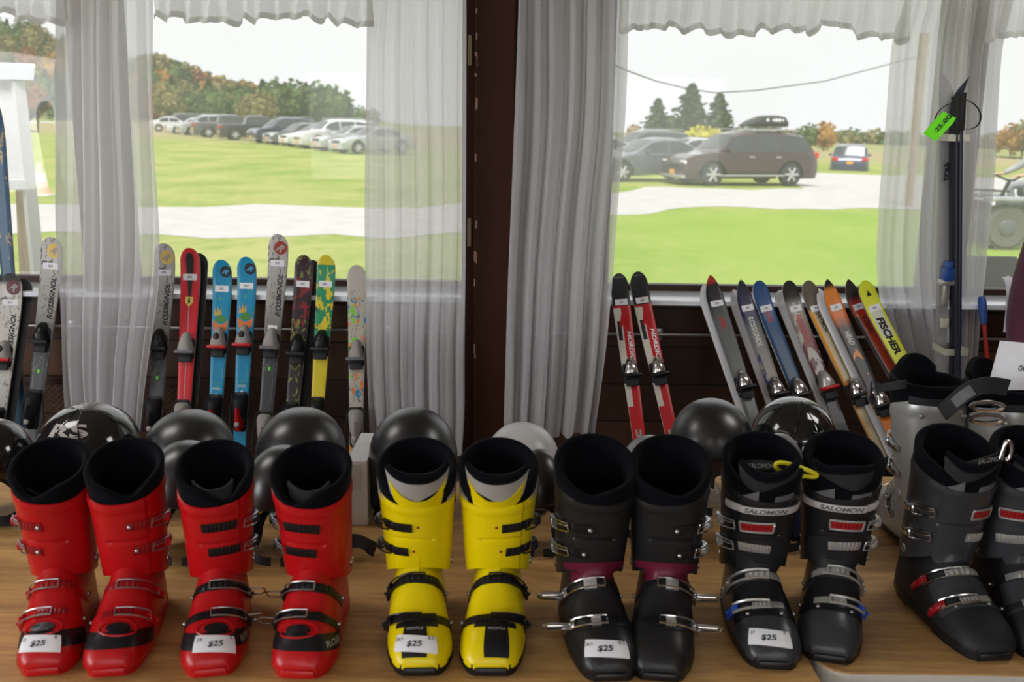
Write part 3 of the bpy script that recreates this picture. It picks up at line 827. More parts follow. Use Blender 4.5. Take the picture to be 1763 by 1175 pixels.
mk('char', -1, (1045, 1182), (1014, 742), 'charcoal ski boot with pink flap, open wire loops and a $25 sticker', ('26.5', '8.5'), 1.02)
mk('char', 1, (1146, 1182), (1152, 752), 'charcoal ski boot with pink flap and closed buckles, no sticker', None, 1.02)
mk('grey', -1, (1325, 1160), (1300, 735), 'grey and black ski boot with white band, blue lever and a $25 sticker', ('27', '9'))
mk('grey', 1, (1438, 1150), (1448, 733), 'grey and black ski boot with white band joined to the yellow hook, no sticker')
b_dark = mk('dark', -1, (1708, 1146), (1612, 733), 'dark grey ski boot with dark red levers, toe turned right at the table edge', None, 1.03)
mk('dark', 1, (1830, 1150), (1745, 730), 'dark grey ski boot cut off by the right edge of the photo', None, 1.03)
# two silver boots with their backs to the camera
def back_boot(side, px, py, label, s, Y, yaw):
    b = boot('silver', side, label)
    p = atY(px, py, Y)
    b.location = (p.x, Y, TZ); b.rotation_euler = (0, 0, PI+R(yaw)); b.scale = (s, s, s); return b
sv1 = back_boot(1, 1592, 660, 'silver ski boot seen from behind with black liner, in front of the yellow skis', 1.10, 2.20, 4)
sv2 = back_boot(-1, 1724, 660, 'silver ski boot seen from behind with a price card stuck in it', 1.12, 2.14, 10)
# velcro power straps of the silver boots
def chaikin(pts, n=2, closed=False):
    pts = [Vector(p) for p in pts]
    for _ in range(n):
        out = [] if closed else [pts[0]]
        for i in range(len(pts) if closed else len(pts)-1):
            a, b = pts[i], pts[(i+1) % len(pts)]; out += [a*.75+b*.25, a*.25+b*.75]
        if not closed: out.append(pts[-1])
        pts = out
    return pts
def ribbon(name, pts, w, th, m, parent=None, up=Vector((0, 0, 1))):
    mb = MB(); pts = [Vector(p) for p in pts]; rings = []
    for i, p in enumerate(pts):
        t = (pts[min(i+1, len(pts)-1)]-pts[max(i-1, 0)]).normalized()
        n = t.cross(up).normalized(); u = n.cross(t).normalized()
        rings.append([p+u*w/2+n*th/2, p-u*w/2+n*th/2, p-u*w/2-n*th/2, p+u*w/2-n*th/2])
    mb.loft(rings); return mb.build(name, m, parent, True)
def bez(a, b, c, d, n=14):
    a, b, c, d = map(Vector, (a, b, c, d))
    return [a*(1-t)**3+b*3*t*(1-t)**2+c*3*t*t*(1-t)+d*t**3 for t in [i/n for i in range(n+1)]]
def local(o, p): return (Matrix.LocRotScale(o.location, o.rotation_euler, o.scale)).inverted() @ Vector(p)
a = atY(1560, 662, 2.07)
o = ribbon('power_strap', [local(sv1, p) for p in bez(a, a+Vector((-.03, -.012, 0)), atY(1520, 668, 2.10), atY(1508, 669, 2.12))], .016, .004, M['linerdark'], sv1)
ring = MB(); c = atY(1506, 669, 2.12); q = [c+Vector((dx, 0, dz)) for dx, dz in ((-.008, -.014), (.008, -.014), (.008, .014), (-.008, .014))]
ring.tube([local(sv1, p) for p in q], .002, 6, True); ring.build('strap_ring', M['blackmat'], o)
pts = bez(atY(1735, 668, 1.98), atY(1680, 655, 1.96), atY(1665, 672, 1.97), atY(1622, 712, 2.02), 18)
o = ribbon('power_strap', [local(sv2, p) for p in pts], .031, .004, M['linerdark'], sv2)
o['label'] = 'black power strap hanging out to the left'
pts = [p+Vector((0, -.004, 0)) for p in pts[9:16]]
ribbon('strap_logo_patch', [local(sv2, p) for p in pts], .020, .002, M['midgrey'], o)
for (px, py) in ((1700, 700), (1698, 722)):
    b = MB(); c = atY(px, py, 2.03); b.tube([local(sv2, c+Vector((.035*math.cos(t), .012*math.sin(2*t)*0, .009*math.sin(t)))) for t in [2*PI*k/20 for k in range(20)]], .004, 8, True)
    b.build('chrome_buckle_loop', M['chrome'], sv2)
# price card in the right silver boot
card = MB(); A = [atY(1722, 587, 2.06), atY(1800, 594, 2.02), atY(1796, 672, 2.00), atY(1700, 672, 2.06)]
card.loft([[p for p in A], [p+Vector((0, .0015, 0)) for p in A]])
cd = tag(card.build('price_card', M['white'], None, False), 'white price card standing upside down in the silver boot at the right edge', 'price card')
def on_quad(A, off=-.008):
    def f(u, v):   # u,v in -.5...5
        a = A[3].lerp(A[2], u+.5); b = A[0].lerp(A[1], u+.5); return a.lerp(b, v+.5) + Vector((0, off, 0))
    return f
b = MB(); f = on_quad(A); asp = 1.0
put_text(b, '52.00', f, .13, .40, cx=.16, cy=-.02, rot=0 if False else PI, bold=.0); put_text(b, 'S.T.', f, .10, .22, cx=.36, cy=.20, rot=PI, bold=0)
b.build('handwriting', M['ink'], cd, False)
# salomon straps across the openings and the yellow hook
g1, g2, d1, d2_ = BOOTS[8], BOOTS[9], BOOTS[10], BOOTS[11]
pts = bez(atY(1252, 806, 1.86), atY(1275, 800, 1.76), atY(1310, 800, 1.75), atY(1372, 808, 1.76))
o = ribbon('power_strap', [local(g1, p) for p in pts], .020, .003, M['blackmat'], g1)
b = MB(); q0, q1 = atY(1290, 801, 1.752), atY(1330, 802, 1.748); xx = (q1-q0)
put_text(b, 'SALOMON', lambda a, c: local(g1, (q0+q1)/2 + xx.normalized()*a + Vector((0, -.004, c))), .009, xx.length*1.1, bold=0, shear=.1); b.build('strap_lettering', M['linergrey'], o)
pts = bez(atY(1618, 812, 1.80), atY(1650, 815, 1.74), atY(1690, 795, 1.73), atY(1728, 786, 1.76))
o = ribbon('power_strap', [local(d1, p) for p in pts], .018, .003, M['blackmat'], d1)
b = MB(); q0, q1 = atY(1683, 795, 1.722), atY(1726, 788, 1.738); xx = q1-q0
put_text(b, 'SALOMON', lambda a, c: local(d1, (q0+q1)/2 + xx.normalized()*a + Vector((0, -.003, c))), .009, xx.length, bold=0, shear=.1); b.build('strap_lettering', M['linergrey'], o)
b = MB(); b.tube([p for p in chaikin([atY(px, py, Y) for px, py, Y in ((1372, 822, 1.752), (1352, 817, 1.748), (1337, 808, 1.745), (1334, 799, 1.745), (1346, 796, 1.745), (1372, 803, 1.742), (1395, 812, 1.738), (1408, 817, 1.738), (1404, 822, 1.74), (1385, 820, 1.745), (1368, 820, 1.75), (1362, 817, 1.752))])], .0042, 10)
tag(b.build('boot_hook', M['hook']), 'yellow plastic hook joining the two grey boots with white bands', 'hook')
b = MB(); b.tube([p for p in chaikin([atY(px, py, 1.735) for px, py in ((1722, 790), (1728, 772), (1733, 760), (1740, 762), (1742, 775), (1738, 790), (1731, 793))])], .0038, 10)
tag(b.build('boot_hook', M['chrome']), 'silver hook joining the two dark boots at the right edge', 'hook')

# ================================================================== HELMETS
def helmet(px, py, wpx, d, m, label, gloss=False, hgt=.27, yaw=0, zt=TZ, logo=None, turn=1):
    top = atY(px, py, d)
    dist = math.hypot(d, CAMZ-top.z)
    rx = wpx/2*dist/FP*1.0; ry_ = rx*1.16
    hz = top.z-zt
    e = empty('ski_helmet', (top.x, d, zt), label, 'helmet', None, rz=R(yaw))
    nu, nv = 56, 30; rings = []
    def hp(th, v, dr=0):
        # v: 0 at crown .. 1 at rim ; th: 0 = front (-y)
        f = math.cos(th)
        rim = .36 + .18*max(0, f)**.7 - .30*(abs(math.sin(th))**6) - .06*max(0, -f)   # fraction of height where the rim lies
        ph = v*PI/2*1.02
        zc = hz*.56
        if v < .62: a = v/.62*PI/2; r = math.sin(a)**.93; z = zc + (hz-zc)*math.cos(a)
        else:
            q = (v-.62)/.38; r = 1 - .12*q*q; z = zc + (hz*rim-zc)*q
        s, co = math.sin(th), math.cos(th)
        y = -(ry_+dr)*r*co
        return Vector(((rx+dr)*r*s, y + .0*q if v >= .62 else y, z + (dr if v < .3 else 0)))
    for i in range(1, nv+1): rings.append([hp(2*PI*k/nu, i/nv) for k in range(nu)])
    rings = [[Vector((p.x*.02, p.y*.02, hz)) for p in rings[0]]] + rings
    rings += [[hp(2*PI*k/nu, 1, -.006)+Vector((0, 0, -.002)) for k in range(nu)], [hp(2*PI*k/nu, 1, -.016)+Vector((0, 0, .004)) for k in range(nu)], [hp(2*PI*k/nu, .8, -.020) for k in range(nu)]]
    MB().loft(rings[::-1], cap0=False, cap1=True).build('shell', m, e)
    lr = [[hp(2*PI*k/nu, v, -.021) for k in range(nu)] for v in (.95, .8, .6, .4, .2)]
    MB().loft(lr, cap0=False).build('padding', M['liner'], e)
    t = MB(); t.tube([hp(2*PI*k/nu, 1, -.001) for k in range(nu)], .0035, 6, True); t.build('rim_trim', M['blackmat'], e)
    for sx in (-1, 1):
        p = MB(); p.sphere((sx*(rx-.018), .0, hz*.22), (.016, .045, hz*.19), 16, 10); p.build('ear_pad', M['navy'], e)
        st = ribbon('chin_strap', bez((sx*(rx-.014), -.02, hz*.1), (sx*(rx-.01), -.06, .03), (sx*.05, -ry_+.01, .014), (sx*.01, -ry_+.01, .014)), .018, .002, M['blackmat'], e, up=Vector((0, .3, 1)))
    c = MB(); q = hp(PI, .9, .004); c.box(q, (.022, .010, .035), .003); c.build('goggle_clip', M['blackmat'], e)
    for sx in (-1, 1):     # vents on the crown
        for k, (th, v) in enumerate(((.32, .38), (.62, .44)) if gloss else ((2.6, .4),)):
            vb = MB(); pts = [hp(sx*(th+.20*math.cos(a)), v+.035*math.sin(a), .0008) for a in [2*PI*i/18 for i in range(18)]]
            ctr = sum(pts, Vector())/18
            vb.loft([pts, [ctr+(p-ctr)*.7 for p in pts], [ctr+(p-ctr)*.05-ctr.normalized()*.004 for p in pts]], cap0=False)
            vb.build('vent', M['black'], e)
    if gloss:
        for sx in (-1, 1):
            b = MB(); b.tube([hp(sx*(.15+.25*t), .08+.55*t, .0005) for t in [i/10 for i in range(11)]]+[hp(sx*(.4+1.0*t), .63-.1*t, .0005) for t in [i/8 for i in range(1, 9)]], .0022, 6); b.build('shell_ridge', m, e)
    if logo:
        b = MB()
        for txt, v0, h_, w_ in logo:
            put_text(b, txt, lambda a, c: hp(a/(rx*max(.3, math.sin(min(1, v0/.62)*PI/2)**.93)), v0-c/(hz*.95), .0016), h_, w_, bold=.03)
        b.build('logo', M['linergrey'], e)
    return e
helmet(-19, 724, 134, 2.24, M['hgloss'], 'shiny black helmet cut off by the left edge of the photo', True, yaw=0)
helmet(147, 698, 172, 2.30, M['hgloss'], 'shiny black helmet with a silver RS logo on its front', True, logo=[('RS', .315, .028, .086), ('ROSSIGNOL', .425, .010, .086)])
helmet(322, 709, 152, 2.34, M['helmet'], 'matte black helmet behind the gap between the red boot pairs, back row')
helmet(318, 762, 140, 2.06, M['helmet'], 'matte black helmet between the red boot pairs, lower front row')
helmet(516, 705, 152, 2.34, M['helmet'], 'matte black helmet left of the white box, back row')
helmet(484, 770, 132, 2.06, M['helmet'], 'matte black helmet between the two red boots with black straps')
helmet(711, 705, 153, 2.28, M['helmet'], 'matte black helmet behind the left yellow boot')
helmet(900, 731, 128, 2.36, M['hwhite'], 'white helmet with small dark lettering between yellow and charcoal boots', logo=[('anon', .47, .012, .04)])
helmet(930, 776, 96, 2.10, M['helmet'], 'small black helmet in front of the white helmet')
helmet(1122, 752, 112, 2.20, M['hgrey'], 'silver grey helmet peeking out behind the right charcoal boot')
helmet(1229, 689, 144, 2.40, M['helmet'], 'matte black helmet left of the shiny one, behind the grey boots')
helmet(1372, 686, 148, 2.42, M['hgloss'], 'shiny black helmet with red-edged ridges behind the grey boots', True)
helmet(1345, 748, 92, 2.14, M['hgrey'], 'silver grey helmet hidden behind the two grey boots')
# white cardboard box between helmets
x0, x1 = atY(597, 860, 2.2).x, atY(632, 860, 2.2).x
bx = empty('cardboard_box', ((x0+x1)/2, 2.32, TZ), 'white cardboard box standing on the table between red and yellow boots', 'box')
bh = atY(610, 797, 2.2).z-TZ
MB().box((0, 0, bh/2), (x1-x0, .22, bh), .002).build('carton', M['cardboard'], bx, False)
MB().box((0, -.1115, bh*.75), (.02, .001, bh*.4)).build('tape_strip', M['whiteband'], bx, False)
pts = bez(atZ(598, 935, TZ+.02), atZ(615, 925, TZ+.04), atZ(632, 938, TZ+.05), atZ(645, 948, TZ+.02))
st = ribbon('loose_strap', pts, .03, .004, M['blackmat']); tag(st, 'black webbing strap lying at the foot of the white box', 'strap')
st = ribbon('loose_strap', bez(atZ(-30, 897, TZ+.012), atZ(0, 898, TZ+.014), atZ(20, 898, TZ+.012), atZ(42, 896, TZ+.012)), .025, .004, M['blackmat']); tag(st, 'black strap lying on the table at the left edge of the photo', 'strap')
b = MB(); b.tube([atY(px, py, 2.0) for px, py in ((437, 862), (448, 857), (462, 856), (474, 862), (470, 870), (452, 878), (438, 888))], .0045, 8)
tag(b.build('yellow_cord', M['yellowstrap']), 'yellow elastic cord loop between the two red boots with black straps', 'cord')

# ================================================================== SKIS
def skimat(name, stops, pats=(), rough=.3, interp='LINEAR', edge=None):
    """stops: (v, rgb) from tail to tip; pats: (rgb, noise scale, threshold, v0, v1[, stretch])"""
    m = bpy.data.materials.new(name); m.use_nodes = True; nt = m.node_tree; b = nt.nodes['Principled BSDF']; L = nt.links.new
    b.inputs['Roughness'].default_value = rough+.08; b.inputs['Coat Weight'].default_value = .08; b.inputs['Specular IOR Level'].default_value = .35
    uv = nt.nodes.new('ShaderNodeUVMap'); sp = nt.nodes.new('ShaderNodeSeparateXYZ'); L(uv.outputs[0], sp.inputs[0])
    rp = nt.nodes.new('ShaderNodeValToRGB'); rp.color_ramp.interpolation = interp; cr_ = rp.color_ramp
    while len(cr_.elements) < len(stops): cr_.elements.new(.5)
    for el, (v, c) in zip(cr_.elements, stops): el.position = v; el.color = tuple(c)+(1,)
    L(sp.outputs[1], rp.inputs[0]); cur = rp.outputs[0]
    for k, pt in enumerate(pats):
        c, scale, thr, v0, v1 = pt[:5]; stx = pt[5] if len(pt) > 5 else 1; ul = pt[6] if len(pt) > 6 else (-1, 2)
        mp = nt.nodes.new('ShaderNodeMapping'); mp.inputs['Scale'].default_value = (stx*.5, 5, 1); mp.inputs['Location'].default_value = (k*3.7, k*1.9, 0)
        L(uv.outputs[0], mp.inputs[0])
        n = nt.nodes.new('ShaderNodeTexNoise'); n.inputs['Scale'].default_value = scale; n.inputs['Detail'].default_value = 3; n.inputs['Distortion'].default_value = 1.0; L(mp.outputs[0], n.inputs[0])
        def cmp(op, sock, val):
            q = nt.nodes.new('ShaderNodeMath'); q.operation = op; L(sock, q.inputs[0]); q.inputs[1].default_value = val; return q.outputs[0]
        def mul(a, c_):
            q = nt.nodes.new('ShaderNodeMath'); q.operation = 'MULTIPLY'; L(a, q.inputs[0]); L(c_, q.inputs[1]); return q.outputs[0]
        f = mul(cmp('GREATER_THAN', n.outputs['Fac'], thr), mul(cmp('GREATER_THAN', sp.outputs[1], v0), cmp('LESS_THAN', sp.outputs[1], v1)))
        f = mul(f, mul(cmp('GREATER_THAN', sp.outputs[0], ul[0]), cmp('LESS_THAN', sp.outputs[0], ul[1])))
        mx = nt.nodes.new('ShaderNodeMix'); mx.data_type = 'RGBA'; L(f, mx.inputs[0]); L(cur, mx.inputs[6]); mx.inputs[7].default_value = tuple(c)+(1,); cur = mx.outputs[2]
    L(cur, b.inputs['Base Color']); return m
class Ski:
    def __init__(s, L, W, point=0.0, curl=.035, waist=.66, th=.010):
        s.L, s.W, s.point, s.curl, s.waist, s.th = L, W, point, curl, waist, th
    def hw(s, v):
        L = s.L
        k = cr([(0, .80), (L*.12, .84), (L*.45, s.waist), (L-.16, .97), (L-.09, 1.0), (L, 1.0)], v)*s.W/2
        tl = .05 if s.point < .5 else .085
        if v > L-tl:
            q = (v-(L-tl))/tl; e = 2.0 if s.point < .5 else 1.45
            k *= max(0, 1-q**e)**(1/e if s.point < .5 else .62)
        if v < .02: k *= .8+.2*v/.02
        return k
    def z(s, v):
        q = max(0, (v-(s.L-.17))/.17); return s.curl*q*q
    def P(s, u, v, off=0): return Vector((u, v, s.z(v)+s.th+off))
    def body(s, root, m, base=None):
        L = s.L; vs = [0, .01, .03, .08] + [L*i/20 for i in range(2, 17)] + [L-.16, L-.13, L-.10, L-.085, L-.07, L-.055, L-.045, L-.035, L-.026, L-.018, L-.012, L-.007, L-.003, L-.0008]
        vs = sorted(set(vs)); top, bot = [], []
        for v in vs:
            h = s.hw(v)+.0005
            top.append([Vector((h*q, v, s.z(v)+s.th - (.0012 if abs(q) == 1 else 0))) for q in (-1, -.94, -.5, 0, .5, .94, 1)])
            bot.append([Vector((h*q, v, s.z(v))) for q in (-1, -.5, 0, .5, 1)])
        t = MB(); t.loft(top, closed=False)
        W_ = s.W
        t.build('top_sheet', m, root, uv=lambda c: (c.x/W_+.5, c.y/L))
        b = MB(); b.loft([[a[0]-Vector((0, 0, .0002))]+bb+[a[-1]-Vector((0, 0, .0002))] for a, bb in zip(top, bot)], closed=False)
        b.add([top[0][0], top[0][-1], bot[0][-1], bot[0][0]], [(0, 1, 2, 3)])
        b.build('base_and_edges', base or M['linergrey'], root)
def text_along(b, sk, txt, v, h, length, u=0, shear=.15, flip=1, off=.0008, bold=.02):
    put_text(b, txt, lambda a, c: sk.P(u-c*flip, v+a*flip, off), h, length, bold, shear)
def text_across(b, sk, txt, v, h, w, u=0, off=.0008, shear=0, bold=.02):
    put_text(b, txt, lambda a, c: sk.P(u+a, v+c, off), h, w, bold, shear)
def disc(root, sk, u, v, r, m, name='logo_disc', off=.0006):
    b = MB(); pts = []
    for k in range(24):
        x, y = u+r*math.cos(2*PI*k/24), v+r*math.sin(2*PI*k/24); hh = sk.hw(y)-.001; pts.append(sk.P(max(-hh, min(hh, x)), y, off))
    b.add(pts, [tuple(range(24))]); return b.build(name, m, root, False)
def sticker(root, sk, v, w=.055, h=.022, m='white', name='price_label', u=0, ink=True, rot=0):
    b = MB(); n = 5
    b.loft([[sk.P(u-w/2, v-h/2, .001), sk.P(u+w/2, v-h/2, .001), sk.P(u+w/2, v+h/2, .001), sk.P(u-w/2, v+h/2, .001)], [sk.P(u-w/2, v-h/2, .0016), sk.P(u+w/2, v-h/2, .0016), sk.P(u+w/2, v+h/2, .0016), sk.P(u-w/2, v+h/2, .0016)]])
    o = b.build(name, M[m], root, False)
    if ink:
        b = MB(); text_across(b, sk, '$25', v, h*.4, w*.3, u, .002); b.build('handwriting', M['ink'], o, False)
    return o
def binding(root, sk, v, kind):
    c1 = {'kids': 'linergrey', 'black': 'black', 'silver': 'chrome', 'white': 'linergrey', 'red': 'alloy'}[kind]
    c2 = {'kids': 'red', 'black': 'blackmat', 'silver': 'black', 'white': 'midgrey', 'red': 'red'}[kind]
    b = MB(); W_ = .062
    def prof(y0, stations, zb=sk.th):
        rings = []
        for (y, w, h) in stations:
            rg = []
            for k in range(14):
                a = -PI/2+PI*k/13; x, z = superell(a, 2.6); rg.append(Vector((w/2*x, y0+y, zb+h*max(0, z))))
            rings.append(rg)
        return rings
    b.loft(prof(v, [(-.050, .050, .010), (-.046, .060, .014), (.02, .060, .012), (.03, .050, .008)])); tp = b.build('toe_piece', M['blackmat'], root)
    b = MB(); b.loft(prof(v, [(-.030, .058, .022), (-.020, .066, .042), (.000, .056, .050), (.022, .042, .046), (.042, .030, .034), (.052, .018, .018)])); b.build('toe_housing', M[c1], tp)
    b = MB()
    b.box((0, v-.026, sk.th+.034), (.074, .014, .018), .005); b.build('toe_wing', M[c2], tp)
    b = MB(); b.box((0, v-.050, sk.th+.016), (.050, .030, .010), .004); b.build('boot_pad', M['blackmat'], tp)
    if kind == 'kids':
        b = MB(); b.sphere((0, v+.012, sk.th+.046), (.012, .016, .006), 12, 8); b.build('indicator', M['black'], tp)
    h0 = v-.33 if sk.L > 1.3 else v-.27
    b = MB(); b.loft(prof(h0, [(-.090, .034, .010), (-.080, .046, .016), (.05, .052, .016), (.062, .042, .012)])); hp = b.build('heel_piece', M['blackmat'], root)
    b = MB(); b.loft(prof(h0, [(-.045, .030, .030), (-.030, .044, .048), (.005, .050, .058), (.030, .054, .062), (.045, .050, .045), (.050, .040, .03)])); b.build('heel_housing', M['blackmat' if kind != 'white' else 'linergrey'], hp)
    b = MB(); b.loft([[p+Vector((0, 0, .0)) for p in r] for r in prof(h0, [(-.088, .020, .030), (-.070, .034, .048), (-.030, .026, .066), (.0, .022, .070)])]); b.build('heel_lever', M[{'kids': 'red', 'black': 'black', 'silver': 'chrome', 'white': 'linergrey', 'red': 'alloy'}[kind]], hp)
    b = MB(); b.sphere((0, h0-.062, sk.th+.050), (.010, .012, .008), 12, 8); b.build('lever_button', M['linergrey'], hp)
    for sx in (-1, 1):
        b = MB(); b.tube([(sx*.020, h0+.06, sk.th+.012), (sx*(sk.W*.36+.006), h0+.05, sk.th+.016), (sx*(sk.W*.38+.01), h0-.02, sk.th+.012), (sx*(sk.W*.38+.012), h0-.075, sk.th+.002)], [.0025, .0025, .003, .005], 6); b.build('brake_arm', M['blackmat'], hp)
def stand(root, sk, tip, low, Yt, Ytail):
    """leans a ski: tip pixel, a lower pixel on its centre line, tip depth, tail depth on the floor"""
    T = atY(tip[0], tip[1], Yt)
    A = T; B = Vector((0, Ytail, 0)); n = (B-A).cross(Vector((1, 0, 0))) if abs((B-A).x) < 1e9 else None
    n = Vector((0, Ytail-T.y, -T.z)).cross(Vector((1, 0, 0)))
    d = ray(*low); C_ = Vector((0, 0, CAMZ)); t = (T-C_).dot(n)/d.dot(n); Q = C_+d*t
    tail = T+(Q-T)*(T.z/(T.z-Q.z))
    y = (T-tail).normalized(); z = n.normalized()
    if z.y > 0: z = -z
    z = (z - y*z.dot(y)).normalized(); x = y.cross(z)
    Lr = (T-tail).length
    Mx = Matrix((x, y, z)).transposed().to_4x4(); Mx.translation = tail
    return Mx, Lr, tail
def ski(tip, low, wpx, m, label, kind='black', toe_py=None, Yt=3.86, Ytail=3.45, point=0, curl=.035, decor=None, partner=None, base=None, lab=.11):
    T = atY(tip[0], tip[1], Yt); W_ = wpx*math.hypot(Yt, CAMZ-T.z)/FP
    Mx, L, tail = stand(None, None, tip, low, Yt, Ytail)
    sk = Ski(L, W_, point, curl)
    root = empty('ski', (0, 0, 0), label, 'ski', 'skis leaning on the window sill'); root.matrix_world = Mx
    # curl: shift so that the tip itself reaches the wanted pixel
    root.location = Mx.translation - (Mx.to_3x3() @ Vector((0, 0, curl*.6)))
    sk.body(root, m, base)
    if toe_py:
        best = min((abs(proj(Mx @ Vector((0, L*i/200, 0)))[1]-toe_py), i) for i in range(200))[1]
        binding(root, sk, L*best/200, kind)
    if lab: sticker(root, sk, L-lab, W_*.72, .024)
    if decor: decor(root, sk)
    if partner:
        dx, c = partner
        r2 = empty('ski', (0, 0, 0), label.replace('ski', 'partner ski', 1) if False else 'plain back ski of the pair behind the ' + c[1], 'ski', 'skis leaning on the window sill'); r2.matrix_world = Mx
        r2.location = Mx.translation - (Mx.to_3x3() @ Vector((0, 0, .030+curl*.6))) + Vector((dx, 0, 0))
        s2 = Ski(L*.995, W_, point, -.0, th=.008); s2.body(r2, c[0], M['linergrey'])
    return root, sk
white_ = (.60, .58, .54); dk = (.045, .047, .05)
m_ros = skimat('silver_grey_ski', [(0, (.10, .10, .10)), (.45, dk), (.66, dk), (.80, (.32, .31, .29)), (1, (.52, .50, .47))], [((.12, .12, .12), 9, .60, .6, 1, 2)])
m_ros2 = skimat('cream_grey_ski', [(0, (.20, .20, .19)), (.55, (.35, .34, .31)), (.7, (.55, .53, .49)), (.96, (.55, .53, .49)), (.975, (.03, .03, .03)), (1, (.03, .03, .03))], [((.20, .19, .17), 10, .60, .5, .93, 2)])
def rossi(discm, up=True):
    def f(root, sk):
        d = disc(root, sk, sk.W*.14, sk.L-.052, sk.W*.34, discm)
        b = MB()
        put_text(b, 'R', lambda a, c: sk.P(sk.W*.14+a, sk.L-.052+c, .0012), .030, .026, .05, .4, rot=-.5); b.build('logo_letter', M['linergrey'], d, False)
        b = MB(); text_along(b, sk, 'ROSSIGNOL', sk.L-.235, .021, .165, u=sk.W*.20, shear=.3, bold=.03); b.build('brand_lettering', M['ink'], root, False)
        b = MB(); text_across(b, sk, 'PRO', sk.L-.098, .015, .040, u=-sk.W*.22, shear=.5); b.build('model_lettering', M['ink'], root, False)
        sticker(root, sk, sk.L-.36, .035, .016, 'white', 'size_label', ink=False)
        sticker(root, sk, sk.L-.52, .008, .014, 'greendot', 'green_sticker', ink=False)
    return f
Mdisc = {k: mat(k, v, .4) for k, v in dict(yellow_disc=(.72, .50, .12), dark_red_disc=(.10, .012, .02), red_disc=(.32, .035, .025), black_disc=(.015, .015, .02)).items()}
ski((22, 473), (-2, 680), 37, m_ros2, 'cream ski with dark red disc logo, cut by the left edge', 'kids', 610, decor=rossi(Mdisc['dark_red_disc']), partner=(.018, (M['blackmat'], 'cream ski with dark red disc')))
ski((92, 410), (58, 690), 36, m_ros, 'grey ski with yellow disc logo left of the curtain panel', 'black', 578, decor=rossi(Mdisc['yellow_disc']))
ski((285, 421), (266, 690), 34, m_ros, 'grey ski with yellow disc logo right of the left curtain', 'black', 590, decor=rossi(Mdisc['yellow_disc']))
m_fer = skimat('red_ski', [(0, (.55, .01, .02)), (1, (.62, .012, .025))])
def ferr(root, sk):
    b = MB(); L = sk.L
    st = [(L-.02, .010), (L-.04, .016), (L-.08, .014), (L-.14, .009), (L-.20, .004)]
    b.loft([[sk.P(-lin(st[::-1], v), v, .0005), sk.P(lin(st[::-1], v), v, .0005)] for v in [L-.20+.006*i for i in range(31)]], closed=False); b.build('black_stripe', M['black'], root, False)
    b = MB(); b.add([sk.P(-.0016, L-.62, .0007), sk.P(.0016, L-.62, .0007), sk.P(.0016, L-.22, .0007), sk.P(-.0016, L-.22, .0007)], [(0, 1, 2, 3)]); b.build('pin_stripe', M['linergrey'], root, False)
    b = MB(); sh = [(-.015, .018), (.015, .018), (.015, -.004), (0, -.022), (-.015, -.004)]
    b.add([sk.P(x, L-.205+y, .0012) for x, y in sh], [tuple(range(5))]); s_ = b.build('shield_badge', mat('shield_yellow', (.75, .62, .12), .4), root, False)
    b = MB(); hs = [(-.006, -.010), (-.002, -.004), (-.007, .002), (-.002, .004), (-.004, .010), (.001, .013), (.004, .008), (.001, .003), (.006, -.001), (.003, -.004), (.004, -.011), (.001, -.005), (-.003, -.011)]
    b.add([sk.P(x, L-.204+y, .0018) for x, y in hs], [tuple(range(len(hs)))]); b.build('badge_emblem', M['ink'], s_, False)
ski((329, 429), (315, 690), 33, m_fer, 'red ski with black stripe and small yellow shield badge', 'white', 596, decor=ferr, partner=(.016, (M['blackmat'], 'red ski with yellow shield')))
m_blue = skimat('blue_kids_ski', [(0, (.0, .22, .42)), (1, (.0, .25, .46))], [((.16, .35, .05), 7, .64, .55, .93, 1.5), ((.02, .05, .10), 9, .68, .55, .93, 1.5)])
def blue(root, sk):
    L = sk.L; d = disc(root, sk, sk.W*.20, L-.045, sk.W*.30, Mdisc['black_disc'])
    b = MB(); put_text(b, 'R', lambda a, c: sk.P(sk.W*.20+a, L-.045+c, .0012), .020, .026, .05, .4, rot=-.3); b.build('logo_letter', mat('logo_blue', (.05, .30, .5), .4), d, False)
    v = L-.245; w = sk.W*.42
    b = MB(); b.add([sk.P(x*w, v+y, .0007) for x, y in ((-1, .010), (-.5, .000), (0, -.006), (.5, 0), (1, .012), (.85, -.022), (.3, -.036), (-.3, -.036), (-.85, -.026))], [tuple(range(9))]); o = b.build('orange_patch', mat('kids_orange', (.62, .16, .03), .5), root, False)
    b = MB(); b.add([sk.P(x*w, v+y, .0010) for x, y in ((-.75, .012), (-.3, .030), (.3, .032), (.8, .014), (.3, .002), (-.3, .002))], [tuple(range(6))]); b.build('green_patch', mat('kids_green', (.06, .22, .03), .5), root, False)
    b = MB(); b.add([sk.P(x*w, v+y, .0012) for x, y in ((-.85, .028), (-.8, .060), (-.55, .040), (-.4, .066), (-.2, .042), (.05, .064), (.1, .034), (-.3, .030))], [tuple(range(8))]); b.build('crown_motif', mat('kids_gold', (.55, .36, .06), .5), root, False)
    b = MB(); text_across(b, sk, 'SMASH', L-.50, .010, .030, bold=0); b.build('lettering', M['white'], root, False)
    sticker(root, sk, L-.525, .008, .014, 'white', 'size_label', ink=False)
ski((384, 449), (370, 690), 32, m_blue, 'bright blue kids ski, left one of the blue pair', 'kids', 588, decor=blue, Ytail=3.5)
ski((426, 444), (412, 735), 32, m_blue, 'bright blue kids ski, right one of the blue pair', 'kids', 582, decor=blue, Ytail=3.5)
ski((481, 405), (455, 730), 33, m_ros, 'tall grey ski with red disc logo between blue and dark camouflage skis', 'white', 588, decor=rossi(Mdisc['red_disc']))
